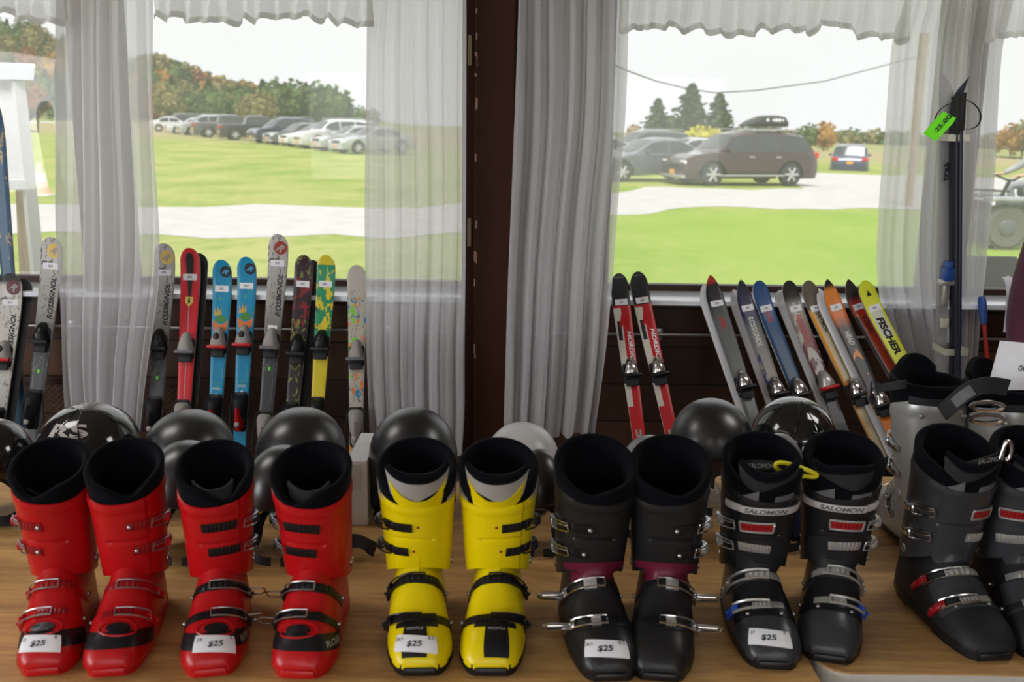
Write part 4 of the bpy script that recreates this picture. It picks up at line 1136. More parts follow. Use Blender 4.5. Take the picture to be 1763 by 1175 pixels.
m_camo = skimat('dark_camo_ski', [(0, (.02, .02, .02)), (.6, (.02, .018, .02)), (1, (.03, .012, .02))], [((.20, .22, .03), 6, .56, .5, .80, 1.2), ((.24, .012, .02), 6, .55, .78, .93, 1.2), ((.16, .18, .03), 8, .55, .93, 1, 1.2)])
ski((525, 441), (503, 690), 31, m_camo, 'black ski with red and olive splashes', 'black', 600, partner=(.022, (M['blackmat'], 'black and olive splashed ski')), lab=.11)
m_yg = skimat('yellow_green_ski', [(0, (.68, .55, .02)), (1, (.70, .57, .03))], [((.02, .28, .13), 4.5, .46, .74, .97, 1.0), ((.03, .04, .02), 8, .62, .70, .88, 1.5)])
ski((563, 441), (546, 690), 31, m_yg, 'yellow and green ski with paint splash pattern', 'black', 592, lab=.11)
m_graf = skimat('graffiti_ski', [(0, (.40, .37, .32)), (1, (.46, .43, .37))], [((.06, .07, .06), 11, .62, .3, .93, 2), ((.20, .62, .03), 4, .60, .2, .9, 1.2), ((.75, .20, .04), 4.5, .61, .2, .9, 1.2), ((.02, .22, .42), 5, .62, .2, .9, 1.2)])
ski((615, 459), (612, 760), 33, m_graf, 'pale graffiti ski with green and orange splashes, half behind curtain', 'white', 607, lab=0, Ytail=3.40)
# --- right hand group
m_nord = skimat('red_white_ski', [(0, (.50, .012, .02)), (.62, (.50, .012, .02)), (.90, (.50, .012, .02)), (.905, (.012, .012, .014)), (1, (.012, .012, .014))], [((.60, .57, .50), 2, -1, .60, .90, 1, (-1, .42)), ((.02, .02, .025), 2, -1, .80, .86, 1, (.12, .34))], interp='CONSTANT')
def nord(root, sk):
    L = sk.L; b = MB(); put_text(b, 'N', lambda a, c: sk.P(sk.W*.05+a, L-.185+c, .0010), .050, .044, .09, .35); b.build('logo_letter', M['red'], root, False)
    b = MB(); text_along(b, sk, 'NORDICA', L-.30, .016, .14, u=sk.W*.22, bold=.03, flip=-1); b.build('brand_lettering', M['white'], root, False)
    b = MB(); text_across(b, sk, 'U', L*.52, .030, .022, bold=.08); b.build('chevron_mark', M['linergrey'], root, False)
    b = MB(); v = L*.46
    b.loft([[sk.P(-sk.W*.40, v, -.012), sk.P(sk.W*.40, v, -.012), sk.P(sk.W*.40, v, .002), sk.P(-sk.W*.40, v, .002)], [sk.P(-sk.W*.40, v+.006, -.012), sk.P(sk.W*.40, v+.006, -.012), sk.P(sk.W*.40, v+.006, .002), sk.P(-sk.W*.40, v+.006, .002)]]); b.build('rubber_band', M['yellowstrap'], root, False)
RT = 3.05
ski((1064, 475), (1099, 735), 30, m_nord, 'red and white ski with black tip, nearest the dark curtain', 'silver', 638, Ytail=RT+.1, decor=nord, base=M['tableside'])
ski((1096, 472), (1150, 712), 30, m_nord, 'red and white ski with black tip, second from the dark curtain', 'silver', 636, Ytail=RT+.1, decor=nord, base=M['tableside'])
def lettered(txt, v, h, ln, m, u=0, flip=-1, shear=.2):
    def f(root, sk):
        b = MB(); text_along(b, sk, txt, sk.L-v, h, ln, u=u, flip=flip, shear=shear, bold=.03); b.build('brand_lettering', m, root, False)
    return f
G = (.07, .075, .078)
LM = {k: mat('lettering_'+k, v, .4) for k, v in dict(red=(.45, .03, .02), white=(.62, .60, .55), navy=(.02, .03, .08), dark=(.02, .02, .02), orange=(.7, .2, .03), cream=(.55, .45, .28)).items()}
ski((1221, 479), (1290, 690), 30, skimat('grey_black_ski', [(0, (.02, .02, .02)), (.55, (.02, .02, .02)), (.64, (.16, .17, .17)), (.88, (.10, .105, .11)), (.93, (.010, .01, .012)), (.975, (.012, .01, .012)), (.982, (.40, .03, .02)), (1, (.40, .03, .02))]), 'grey ski with black and red pointed tip, right of the bare panelling', 'silver', 660, Ytail=RT, point=1, decor=lettered('ATOMIC', .19, .022, .055, LM['red']), partner=(-.016, (M['white'], 'grey ski with red pointed tip')))
ski((1273, 487), (1342, 685), 28, skimat('navy_silver_ski', [(0, (.03, .04, .18)), (.60, (.03, .04, .18)), (.66, (.30, .27, .20)), (.86, (.13, .14, .16)), (.90, (.025, .02, .07)), (1, (.02, .02, .04))], [((.02, .03, .16), 3, .5, .5, .78, 1.0, (-1, .3))]), 'silver and navy ski with dark pointed tip', 'silver', 672, Ytail=RT, point=1, decor=lettered('ROSSIGNOL', .21, .022, .13, LM['white']), partner=(-.016, (M['white'], 'silver and navy ski')))
ski((1303, 488), (1383, 690), 28, skimat('deep_blue_ski', [(0, (.03, .035, .05)), (.60, (.03, .035, .05)), (.72, (.02, .06, .13)), (1, (.015, .07, .22))]), 'deep blue ski with red lettering', 'silver', 672, Ytail=RT, point=0, decor=lettered('VOLKL', .14, .018, .06, LM['red']), base=M['tableside'])
ski((1354, 488), (1443, 715), 28, skimat('black_burgundy_ski', [(0, (.03, .03, .03)), (.55, (.02, .015, .02)), (.66, (.03, .03, .04)), (.80, (.16, .04, .045)), (.93, (.30, .26, .24)), (.955, (.012, .012, .012)), (1, (.012, .012, .012))], [((.42, .40, .36), 3, .55, .70, .94, 1.0)]), 'burgundy and silver ski with black tip', 'red', 660, Ytail=RT, point=0, decor=lettered('ROSSIGNOL', .20, .020, .13, LM['red']), partner=(-.016, (M['white'], 'burgundy and silver ski')))
ski((1387, 488), (1492, 715), 28, skimat('orange_cream_ski', [(0, (.45, .40, .32)), (.60, (.50, .42, .28)), (.88, (.48, .38, .22)), (.93, (.10, .09, .06)), (1, (.12, .10, .07))], [((.66, .28, .02), 2, -1, .30, .92, 1, (-1, .26)), ((.66, .28, .02), 2, -1, .30, .70, 1, (.70, 2))]), 'cream and orange ski with brown rounded tip', 'silver', 672, Ytail=RT, point=0, decor=lettered('SALOMON', .17, .018, .09, LM['dark']))
ski((1421, 486), (1512, 685), 28, skimat('black_orange_ski', [(0, (.7, .2, .02)), (.64, (.7, .2, .02)), (.68, (.04, .04, .045)), (.86, (.05, .05, .055)), (.90, (.62, .14, .015)), (.97, (.70, .22, .02)), (.985, (.012, .01, .01)), (1, (.012, .01, .01))], [((.68, .22, .03), 3, .62, .60, .80, 1.0)]), 'black ski with orange tip section', 'silver', 690, Ytail=RT-.05, point=1, Yt=3.81, decor=lettered('HEAD', .24, .020, .06, LM['white']), partner=(-.016, (M['white'], 'black ski with orange tip')))
ski((1457, 486), (1545, 647), 28, skimat('red_black_ski', [(0, (.05, .05, .05)), (.66, (.03, .03, .03)), (.74, (.35, .05, .02)), (.93, (.48, .03, .015)), (.955, (.015, .012, .012)), (1, (.02, .015, .015))], [((.70, .22, .03), 3.5, .60, .80, .93, 1.0), ((.01, .01, .012), 2, -1, .5, .9, 1, (-1, .22))]), 'red and black ski with dark pointed tip next to the yellow ski', 'silver', 672, Ytail=RT, point=1, decor=lettered('VOLKL', .19, .018, .08, LM['dark']))
def fisch(root, sk):
    b = MB(); text_along(b, sk, 'FISCHER', sk.L-.23, .030, .16, flip=-1, bold=.05, shear=.1); b.build('brand_lettering', M['ink'], root, False)
    b = MB(); put_text(b, '\u25B2', lambda a, c: sk.P(a, sk.L-.045+c, .001), .014, .018) if False else b.add([sk.P(x, sk.L-.05+y, .001) for x, y in ((-.010, -.010), (.010, -.010), (0, .012))], [(0, 1, 2)]); b.build('triangle_logo', M['ink'], root, False)
ski((1484, 488), (1556, 620), 30, skimat('acid_yellow_ski', [(0, (.62, .68, .02)), (.92, (.66, .70, .03)), (1, (.66, .70, .03))], [((.55, .55, .45), 2, -1, .84, .93, 1, (.15, .85))]), 'acid yellow ski with black lettering, last before the right curtain', 'silver', None, Ytail=RT-.05, Yt=3.81, point=0, decor=fisch)
# second pair of legs of the rack: skis lying lower between the others
# tall dark blue ski at the far left edge
ski((-16, 170), (13, 500), 30, skimat('dark_blue_ski', [(0, (.03, .08, .14)), (1, (.04, .11, .20))], [((.45, .33, .18), 6, .62, .4, 1, 1.2)]), 'tall dark blue ski with tan marks at the far left edge', 'black', None, Yt=3.90, Ytail=3.72, lab=0)

# ================================================================== CROSS-COUNTRY SKIS AND POLES
def xc(px_top, py_top, px_low, W_, side, mtop, label, Yt, Ytl, tipdx):
    A = atY(px_top, py_top, Yt); B = atY(px_low, 640, (Yt+Ytl)/2); B = A+(B-A)*(A.z/(A.z-B.z))
    root = empty('cross_country_ski', (B.x, B.y, 0), label, 'ski')
    L = A-B; b = MB(); rings = []
    for i in range(41):
        t = i/40; w = W_*(.9+.25*math.cos(2*PI*t))/1.1; th = .010+.016*math.sin(PI*t)
        p = L*t; c = 0
        if t > .93: q = (t-.93)/.07; c = q*q*tipdx; w *= (1-q**1.8)**.8+.03; th *= (1-.7*q)
        # narrow side faces the room: width runs in depth, curl goes sideways
        x = p.x+c; rings.append([Vector((x-w/2, p.y+th/2, p.z)), Vector((x-w/2, p.y-th/2, p.z)), Vector((x+w/2, p.y-th/2, p.z)), Vector((x+w/2, p.y+th/2, p.z))])
    b.loft(rings); b.build('body', mtop, root)
    return root, A, B
M['xcgrey'] = mat('grey_white_ski_top', (.34, .34, .33), .4)
M['xcnavy'] = mat('dark_navy_ski', (.02, .022, .035), .35)
M['xcblue'] = mat('royal_blue_edge', (.02, .08, .32), .4)
M['tape'] = mat('cream_tape', (.55, .53, .44), .6)
x1, A1, B1 = xc(1634, 122, 1618, .056, -1, M['xcgrey'], 'tall grey cross-country ski with small lettering and blue binding', 3.66, 3.60, -.030)
x2, A2, B2 = xc(1644, 132, 1641, .036, 1, M['xcnavy'], 'tall dark navy cross-country ski bound to the grey one', 3.63, 3.57, .050)
def x1p(py, dy=-.022):      # a point on the grey ski's face, in its own frame
    z = atY(1630, py, 3.63).z; t = z/A1.z; p = B1+(A1-B1)*t; return Vector((p.x-B1.x, p.y-B1.y+dy, p.z))
b = MB(); c = x1p(294); put_text(b, 'trak', lambda a, q: c+Vector((-.010-q, 0, a)), .020, .075, bold=.04); b.build('brand_lettering', M['ink'], x1)
b = MB(); b.box(x1p(470, -.04), (.038, .05, .05), .008); b.box(x1p(455, -.045), (.022, .05, .03), .008); bb = b.build('binding', M['xcblue'], x1)
b = MB(); b.box(x1p(484, -.035), (.055, .045, .022), .006); b.box(x1p(505, -.028), (.024, .02, .09), .004); b.build('binding_plate', M['alloy'], bb)
b = MB(); b.box(x1p(555, -.027), (.030, .014, .035), .003); b.build('heel_plate', M['tape'], x1)
b = MB(); p0 = Vector((.020, -.012, .02)); b.tube([p0, (A2-B2)*.9+Vector((.020, -.012, 0))], .004, 6); b.build('blue_side_edge', M['xcblue'], x2)
for py, w in ((237, .075), (600, .085)):
    z = atY(1640, py, 3.6).z; c = Vector((atY(1637 if py < 400 else 1633, py, 3.6).x, 3.585, z)); b = MB()
    hw, hd = w/2, .055
    q = [(-hw, -hd), (hw, -hd), (hw, hd), (-hw, hd)]
    b.loft([[c+Vector((x*k, y*k, zz)) for x, y in q] for zz, k in ((-.012, 1), (.012, 1), (.012, .96), (-.012, .96), (-.012, 1))], cap0=False, cap1=False)
    tag(b.build('tape_band', M['tape'], None, False), ('upper' if py < 400 else 'lower')+' cream tape band around the tall cross-country skis', 'band')
for k, (pt, pl, lb) in enumerate((((1647, 166), (1646, 640), 'black ski pole strapped to the cross-country skis, left one'), ((1655, 160), (1650, 640), 'black ski pole strapped to the cross-country skis, right one'))):
    A = atY(pt[0], pt[1], 3.54); B = atY(pl[0], pl[1], 3.50); B = A+(B-A)*(A.z/(A.z-B.z)); u = (B-A).normalized()
    root = empty('ski_pole', (B.x, B.y, 0), lb, 'ski pole'); o_ = Vector((B.x, B.y, 0))
    MB().tube([A-o_+u*.1, B-o_], .0075 if k else .006, 8).build('shaft', M['xcnavy'], root)
    MB().tube([A-o_, A-o_+u*.02, A-o_+u*.10, A-o_+u*.13], [.018, .016, .014, .010], 10).build('grip', M['rubber'], root)
    sgn = 1 if k else -1
    pts = bez(A-o_+u*.02, A-o_+Vector((sgn*.09, -.01, -.03)), A-o_+Vector((sgn*.10, -.01, -.14)), A-o_+u*.12, 14)
    ribbon('wrist_strap', pts, .009, .002, M['rubber'], root, up=Vector((0, 1, 0)))
    zb = .52 if k else .60; c = A+(B-A)*(1-zb/A.z)-o_
    rg = MB(); rg.tube([c+Vector((.045*math.cos(a), .045*math.sin(a), .004*sgn)) for a in [2*PI*i/20 for i in range(20)]], .004, 6, True)
    for i in range(4): a = PI/2*i; rg.tube([c, c+Vector((.045*math.cos(a), .045*math.sin(a), .004*sgn))], .003, 5)
    rg.build('basket', M['rubber'], root)
# green price tag hanging from the pole straps
q = [atY(1624, 192, 3.45), atY(1646, 203, 3.45), atY(1641, 212, 3.45), atY(1611, 244, 3.44), atY(1590, 230, 3.44), atY(1604, 212, 3.45)]
b = MB(); b.loft([q, [p+Vector((0, .002, 0)) for p in q]]); tg = tag(b.build('price_tag', M['greentag'], None, False), 'neon green card tag hanging from the tall cross-country skis', 'price tag')
b = MB(); o0 = atY(1620, 216, 3.447); b2_ = (q[3]-q[1]).normalized()
put_text(b, '$25.00', lambda a, c: o0+Vector((-.60*a*-1*.0, 0, 0))+Vector((b2_.x*-a, -.004, b2_.z*-a))+Vector((-b2_.z*-c, 0, b2_.x*-c)), .018, .085, bold=.02); b.build('handwriting', M['ink'], tg, False)
b = MB(); b.tube([atY(1637, 203, 3.445), atY(1640, 196, 3.45), atY(1644, 186, 3.52)], .002, 6); b.build('string', M['ink'], tg)
# poles standing at the far right
def pole(pt, pl, Y, mt, label, grip, band=None):
    A = atY(pt[0], pt[1], Y); B = atY(pl[0], pl[1], Y-.1); B = A+(B-A)*(A.z/(A.z-B.z)); u = (B-A).normalized(); o_ = Vector((B.x, B.y, 0))
    root = empty('ski_pole', (B.x, B.y, 0), label, 'ski pole')
    MB().tube([A-o_+u*.08, B-o_], .008, 8).build('shaft', mt, root)
    MB().tube([A-o_, A-o_+u*.02, A-o_+u*.09, A-o_+u*.11], [.013, .017, .015, .011], 10).build('grip', grip, root)
    if band: MB().tube([A-o_+u*.25, A-o_+u*.45], .0088, 8).build('white_section', band, root)
    return root
M['redpole'] = mat('red_pole', (.45, .03, .02), .35)
pole((1690, 512), (1699, 610), 3.85, M['redpole'], 'red and white ski pole leaning under the right window', M['xcblue'], M['white'])
pole((1748, 506), (1752, 600), 3.80, M['xcblue'], 'blue ski pole behind the white lettered strap at the right edge', M['white'])
st = ribbon('wrist_strap', bez(atY(1728, 478, 3.72), atY(1742, 478, 3.70), atY(1744, 500, 3.70), atY(1735, 572, 3.70), 16), .034, .003, M['white'], None, up=Vector((1, .05, 0)))
tag(st, 'white strap with dark lettering hanging by the woman at right', 'strap')
b = MB(); c0, c1 = atY(1741, 498, 3.692), atY(1737, 545, 3.692)
put_text(b, 'SCOTT', lambda a, q: (c0+c1)/2+(c0-c1).normalized()*-a*-1*1.0+Vector((-q*-1*-1, -.004, 0)), .016, (c0-c1).length, bold=.06); b.build('strap_lettering', M['xcnavy'], st, False)

# ================================================================== PEOPLE (skin-modifier figures)
def skin(name, nodes, edges, m, parent=None, root=0, sub=2):
    me = bpy.data.meshes.new(name); me.from_pydata([n[0] for n in nodes], edges, []); me.update()
    o = bpy.data.objects.new(name, me); col.objects.link(o)
    md = o.modifiers.new('skin', 'SKIN'); md.use_smooth_shade = True
    for i, n in enumerate(nodes):
        r_ = n[1] if isinstance(n[1], tuple) else (n[1], n[1]); me.skin_vertices[0].data[i].radius = r_
        me.skin_vertices[0].data[i].use_root = (i == root)
    s_ = o.modifiers.new('sub', 'SUBSURF'); s_.levels = sub; s_.render_levels = sub
    me.materials.append(m)
    if parent: o.parent = parent
    return o
M['skin'] = mat('skin', (.60, .36, .26), .5)
M['sweater'] = mat('plum_knit_sweater', (.085, .022, .045), .9, var=.35, vscale=160, bump=.6, bscale=300, sheen=.2)
M['jeans'] = mat('dark_jeans', (.03, .04, .08), .85)
M['blond'] = mat('dark_blond_hair', (.40, .26, .12), .5, var=.4, vscale=90)
def figure(root, pose, mats, scale=1.0):
    P = pose; bn, be = [], []
    def chain(pts, start=None):
        idx = []
        prev = start
        for (p, r) in pts:
            bn.append((Vector(p), r)); idx.append(len(bn)-1)
            if prev is not None: be.append((prev, idx[-1]))
            prev = idx[-1]
        return idx
    sp = chain([(P['pelvis'], (.14, .10)), (P['waist'], (.115, .085)), (P['chest'], (.145, .10)), (P['neck0'], (.075, .06)), (P['neck'], .052), (P['head0'], (.065, .075)), (P['head1'], (.078, .095)), (P['head2'], (.055, .065))])
    arms = {}
    for s_ in 'LR':
        a = chain([(P['sh'+s_], .058), (P['el'+s_], .040), (P['wr'+s_], .026), (P['pa'+s_], (.040, .018))], sp[2]); arms[s_] = a
        d = (Vector(P['pa'+s_])-Vector(P['wr'+s_])).normalized(); sx = Vector((0, 1, 0)); n = d.cross(sx).normalized()
        for k in range(4):
            o_ = sx*(-.027+.018*k); Lf = (.065, .078, .073, .058)[k]
            chain([(Vector(P['pa'+s_])+o_+d*.03, .009), (Vector(P['pa'+s_])+o_+d*(.03+Lf*.5)+n*.008, .008), (Vector(P['pa'+s_])+o_+d*(.03+Lf*.9)+n*.025, .007)], a[3])
        chain([(Vector(P['wr'+s_])+sx*-.03+d*.035, .011), (Vector(P['wr'+s_])+sx*-.048+d*.07, .009)], a[3])
        chain([(P['hi'+s_], .085), (P['kn'+s_], .055), (P['an'+s_], .038), (P['to'+s_], (.035, .03))], sp[0])
    skin('body', bn, be, mats['skin'], root, 0)
    top = [(Vector(P['pelvis'])+Vector((0, 0, -.02)), (.165, .125)), (P['waist'], (.145, .115)), (P['chest'], (.165, .125)), (Vector(P['neck0']), (.085, .075))]
    e = [(0, 1), (1, 2), (2, 3)]
    for s_ in 'LR':
        n0 = len(top); w = Vector(P['el'+s_]).lerp(Vector(P['wr'+s_]), .92)
        top += [(P['sh'+s_], .078), (P['el'+s_], .056), (w, .042)]; e += [(2, n0), (n0, n0+1), (n0+1, n0+2)]
    skin(mats['topname'], top, e, mats['top'], root, 0)
    leg = [(Vector(P['pelvis'])+Vector((0, 0, -.01)), (.15, .115))]; e = []
    for s_ in 'LR':
        n0 = len(leg); leg += [(P['hi'+s_], .10), (P['kn'+s_], .068), (Vector(P['an'+s_])+Vector((0, 0, .04)), .052)]; e += [(0, n0), (n0, n0+1), (n0+1, n0+2)]
    skin('trousers', leg, e, mats['leg'], root, 0)
    for s_ in 'LR':
        a, t = Vector(P['an'+s_]), Vector(P['to'+s_]); skin('shoe', [(a+Vector((0, 0, .03)), .05), (a.lerp(t, .3)+Vector((0, 0, .0)), (.05, .042)), (t, (.045, .032))], [(0, 1), (1, 2)], M['rubber'], root, 0)
def face(root, c, fwd, skinm):
    """eyes, nose, mouth and ears on a head centred at c looking along fwd"""
    f = Vector(fwd).normalized(); s_ = f.cross(Vector((0, 0, 1))).normalized(); up = Vector((0, 0, 1))
    for k in (-1, 1):
        MB().sphere(c+f*.088+s_*k*.031+up*.005, .011, 10, 8).build('eye', M['white'], root); MB().sphere(c+f*.0975+s_*k*.031+up*.005, .0045, 8, 6).build('iris', M['ink'], root)
        MB().sphere(c+s_*k*.080-up*.005, (.012, .020, .030), 10, 8).build('ear', skinm, root)
    b = MB(); b.tube([c+f*.092+up*.012, c+f*.112-up*.022, c+f*.098-up*.030], [.008, .013, .008], 8); b.build('nose', skinm, root)
    b = MB(); b.tube([c+f*.092-up*.052-s_*.022, c+f*.098-up*.052, c+f*.092-up*.052+s_*.022], [.003, .006, .003], 8); b.build('mouth', M['red2'], root)
pc = atY(1908, 420, 3.05); px_ = pc.x
W_root = empty('person', (px_, 3.05, 0), 'woman in a plum knit sweater with blond hair, mostly outside the right edge', 'person', scale=.99)
pose = dict(pelvis=(0, 0, .95), waist=(0, 0, 1.12), chest=(0, 0, 1.28), neck0=(0, 0, 1.43), neck=(0, .01, 1.50), head0=(0, -.01, 1.56), head1=(0, -.015, 1.63), head2=(0, -.01, 1.70),
 shL=(-.203, 0, 1.35), elL=(-.222, .02, 1.08), wrL=(-.20, -.10, .88), paL=(-.195, -.13, .81), shR=(.19, 0, 1.345), elR=(.225, .02, 1.10), wrR=(.21, -.08, .87), paR=(.205, -.11, .80),
 hiL=(-.09, 0, .86), knL=(-.10, -.01, .48), anL=(-.10, .02, .09), toL=(-.11, -.13, .04), hiR=(.09, 0, .86), knR=(.10, -.01, .48), anR=(.10, .02, .09), toR=(.12, -.13, .04))
figure(W_root, pose, dict(skin=M['skin'], top=M['sweater'], topname='sweater', leg=M['jeans']))
face(W_root, Vector((0, -.015, 1.625)), (0, -1, 0), M['skin'])
h = MB(); h.sphere((0, .012, 1.66), (.098, .112, .105), 20, 14); h.build('hair', M['blond'], W_root)
rn = random.Random(3)
for k in range(14):
    a = PI*(.0+k/13); sx = math.cos(a); sy = math.sin(a); b = MB()
    b.tube([(sx*.085, .02+sy*.09, 1.66), (sx*.11, .02+sy*.11, 1.55), (sx*.165+rn.uniform(-.01, .01), -.02+sy*.12, 1.47), (sx*.225+rn.uniform(-.015, .015), sy*.06-.07, 1.39+rn.uniform(-.03, .03))], [.026, .026, .022, .006], 8)
    b.build('hair_lock', M['blond'], W_root)

# ================================================================== OUTDOORS
def gz(x, y):
    return -.022*x*max(0, min(1, (y-20)/40)) - .05
def ground_mat():
    m = bpy.data.materials.new('grass_field'); m.use_nodes = True; nt = m.node_tree; b = nt.nodes['Principled BSDF']; L = nt.links.new
    b.inputs['Roughness'].default_value = 1; b.inputs['Specular IOR Level'].default_value = 0
    tc = nt.nodes.new('ShaderNodeTexCoord'); mp = nt.nodes.new('ShaderNodeMapping'); mp.inputs['Scale'].default_value = (1, .6, 1); L(tc.outputs['Object'], mp.inputs[0])
    n1 = nt.nodes.new('ShaderNodeTexNoise'); n1.inputs['Scale'].default_value = .45; n1.inputs['Detail'].default_value = 5; L(mp.outputs[0], n1.inputs[0])
    n2 = nt.nodes.new('ShaderNodeTexNoise'); n2.inputs['Scale'].default_value = 4; n2.inputs['Detail'].default_value = 4; L(mp.outputs[0], n2.inputs[0])
    ad = nt.nodes.new('ShaderNodeMath'); ad.operation = 'MULTIPLY_ADD'; ad.inputs[1].default_value = .7; L(n2.outputs['Fac'], ad.inputs[0]); L(n1.outputs['Fac'], ad.inputs[2])
    rp = nt.nodes.new('ShaderNodeValToRGB'); r = rp.color_ramp; r.elements[0].position = .66; r.elements[0].color = (.20, .29, .045, 1); r.elements[1].position = .98; r.elements[1].color = (.36, .38, .12, 1)
    L(ad.outputs[0], rp.inputs[0])
    # lusher near the building on the right, drier towards the far field
    sp = nt.nodes.new('ShaderNodeSeparateXYZ'); L(tc.outputs['Object'], sp.inputs[0])
    mr = nt.nodes.new('ShaderNodeMapRange'); mr.inputs[1].default_value = -2; mr.inputs[2].default_value = 3; L(sp.outputs[0], mr.inputs[0])
    my = nt.nodes.new('ShaderNodeMapRange'); my.inputs[1].default_value = 24; my.inputs[2].default_value = 20; L(sp.outputs[1], my.inputs[0])
    mu = nt.nodes.new('ShaderNodeMath'); mu.operation = 'MULTIPLY'; L(mr.outputs[0], mu.inputs[0]); L(my.outputs[0], mu.inputs[1])
    mu2 = nt.nodes.new('ShaderNodeMath'); mu2.operation = 'MULTIPLY'; L(mu.outputs[0], mu2.inputs[0]); mu2.inputs[1].default_value = .65
    mx = nt.nodes.new('ShaderNodeMix'); mx.data_type = 'RGBA'; L(mu2.outputs[0], mx.inputs[0]); L(rp.outputs[0], mx.inputs[6]); mx.inputs[7].default_value = (.22, .36, .03, 1)
    fy = nt.nodes.new('ShaderNodeMapRange'); fy.inputs[1].default_value = 60; fy.inputs[2].default_value = 90; L(sp.outputs[1], fy.inputs[0])
    mx2 = nt.nodes.new('ShaderNodeMix'); mx2.data_type = 'RGBA'; L(fy.outputs[0], mx2.inputs[0]); L(mx.outputs[2], mx2.inputs[6]); mx2.inputs[7].default_value = (.36, .31, .17, 1)
    L(mx2.outputs[2], b.inputs['Base Color']); return m
def terrain(x0, x1, y0, y1, nx, ny, f, zoff=0):
    mb = MB(); rings = [[Vector((x0+(x1-x0)*i/nx, y0+(y1-y0)*j/ny, 0)) for i in range(nx+1)] for j in range(ny+1)]
    for r in rings:
        for p in r: p.z = f(p.x, p.y)+zoff
    return mb.loft(rings, closed=False)
def g1f(x, y): return gz(x, y)
def hillz(x, y):
    # wooded hill rising on the left, flat field on the right
    h = 24*sm(-70, -190, x)*sm(150, 330, y); return gz(x, min(y, 150)) + h
o = terrain(-60, 60, 4.18, 140, 60, 70, g1f).build('ground', ground_mat()); o['kind'] = 'structure'
o = terrain(-420, 420, 140, 700, 60, 50, hillz).build('ground_far', mat('far_meadow', (.30, .32, .14), 1, spec=0, var=.2, vscale=.05)); o['kind'] = 'structure'
M['gravel'] = mat('pale_gravel', (.52, .505, .48), 1, spec=0, var=.2, vscale=2.2, bump=0)
def strip_mesh(cols):   # cols: (x, ynear, yfar)
    mb = MB(); rings = []
    for i in range(len(cols)-1):
        for k in range(8):
            t = k/8; x = cols[i][0]*(1-t)+cols[i+1][0]*t; a = cols[i][1]*(1-t)+cols[i+1][1]*t; b_ = cols[i][2]*(1-t)+cols[i+1][2]*t
            a += .35*math.sin(x*1.7)+.2*math.sin(x*4.1); b_ += .5*math.sin(x*1.3+2)+.25*math.sin(x*3.3)
            rings.append([Vector((x, a+(b_-a)*j/16, gz(x, a+(b_-a)*j/16)+.005)) for j in range(17)])
    return mb.loft(rings, closed=False)
o = strip_mesh([(-40, 17, 22), (-9, 15.4, 20.5), (-2, 15.4, 21.5), (1.5, 19.5, 25), (4, 22.5, 30), (9, 22.8, 31), (10.5, 22.8, 40), (12, 22.8, 46), (30, 22.8, 48), (55, 22.8, 48)]).build('gravel_driveway', M['gravel']); o['kind'] = 'structure'

# --- cars
M['tyre'] = mat('tyre_rubber', (.02, .02, .02), .8); M['carglass'] = mat('tinted_car_glass', (.03, .035, .04), .05, spec=.8)
M['rim'] = mat('silver_wheel', (.55, .55, .56), .3, metal=.6); M['plate'] = mat('orange_yellow_plate', (.75, .36, .02), .5)
M['lamp'] = mat('clear_headlamp', (.75, .75, .75), .1); M['tail'] = mat('red_tail_lamp', (.55, .01, .01), .2)
def paint(n, c): return mat(n, c, .25, metal=.2, coat=.8, var=.02)
PNT = dict(plum=paint('plum_car_paint', (.050, .020, .028)), white=paint('white_car_paint', (.70, .70, .70)), silver=paint('silver_car_paint', (.42, .43, .45)), navy=paint('navy_car_paint', (.03, .04, .09)), grey=paint('grey_car_paint', (.10, .105, .11)), black=paint('black_car_paint', (.03, .03, .035)), red=paint('red_car_paint', (.4, .02, .02)), slate=paint('slate_car_paint', (.13, .14, .17)))
KIND = {  # side profile: (x from nose, z of bonnet/roof line), belt height
 'suv': dict(L=4.8, W=1.92, H=1.74, roof=[(0, .70), (.06, .86), (.35, .98), (1.15, 1.08), (1.75, 1.60), (2.2, 1.72), (3.6, 1.72), (4.25, 1.62), (4.62, 1.10), (4.74, .95), (4.8, .7)], belt=1.05, wins=[(1.45, 2.35), (2.42, 3.35), (3.42, 4.35)], wb=(.95, 3.75), wr=.37),
 'sedan': dict(L=4.6, W=1.80, H=1.45, roof=[(0, .55), (.08, .68), (.5, .80), (1.35, .92), (2.05, 1.36), (2.5, 1.44), (3.1, 1.42), (3.75, 1.10), (4.4, 1.02), (4.56, .85), (4.6, .6)], belt=.92, wins=[(1.75, 2.6), (2.67, 3.5)], wb=(.9, 3.6), wr=.33),
 'pickup': dict(L=5.4, W=1.95, H=1.80, roof=[(0, .75), (.06, .95), (.4, 1.08), (1.3, 1.15), (1.8, 1.68), (2.2, 1.79), (3.1, 1.79), (3.45, 1.70), (3.6, 1.18), (5.3, 1.18), (5.38, 1.0), (5.4, .8)], belt=1.12, wins=[(1.6, 2.35), (2.45, 3.35)], wb=(.98, 4.3), wr=.40)}
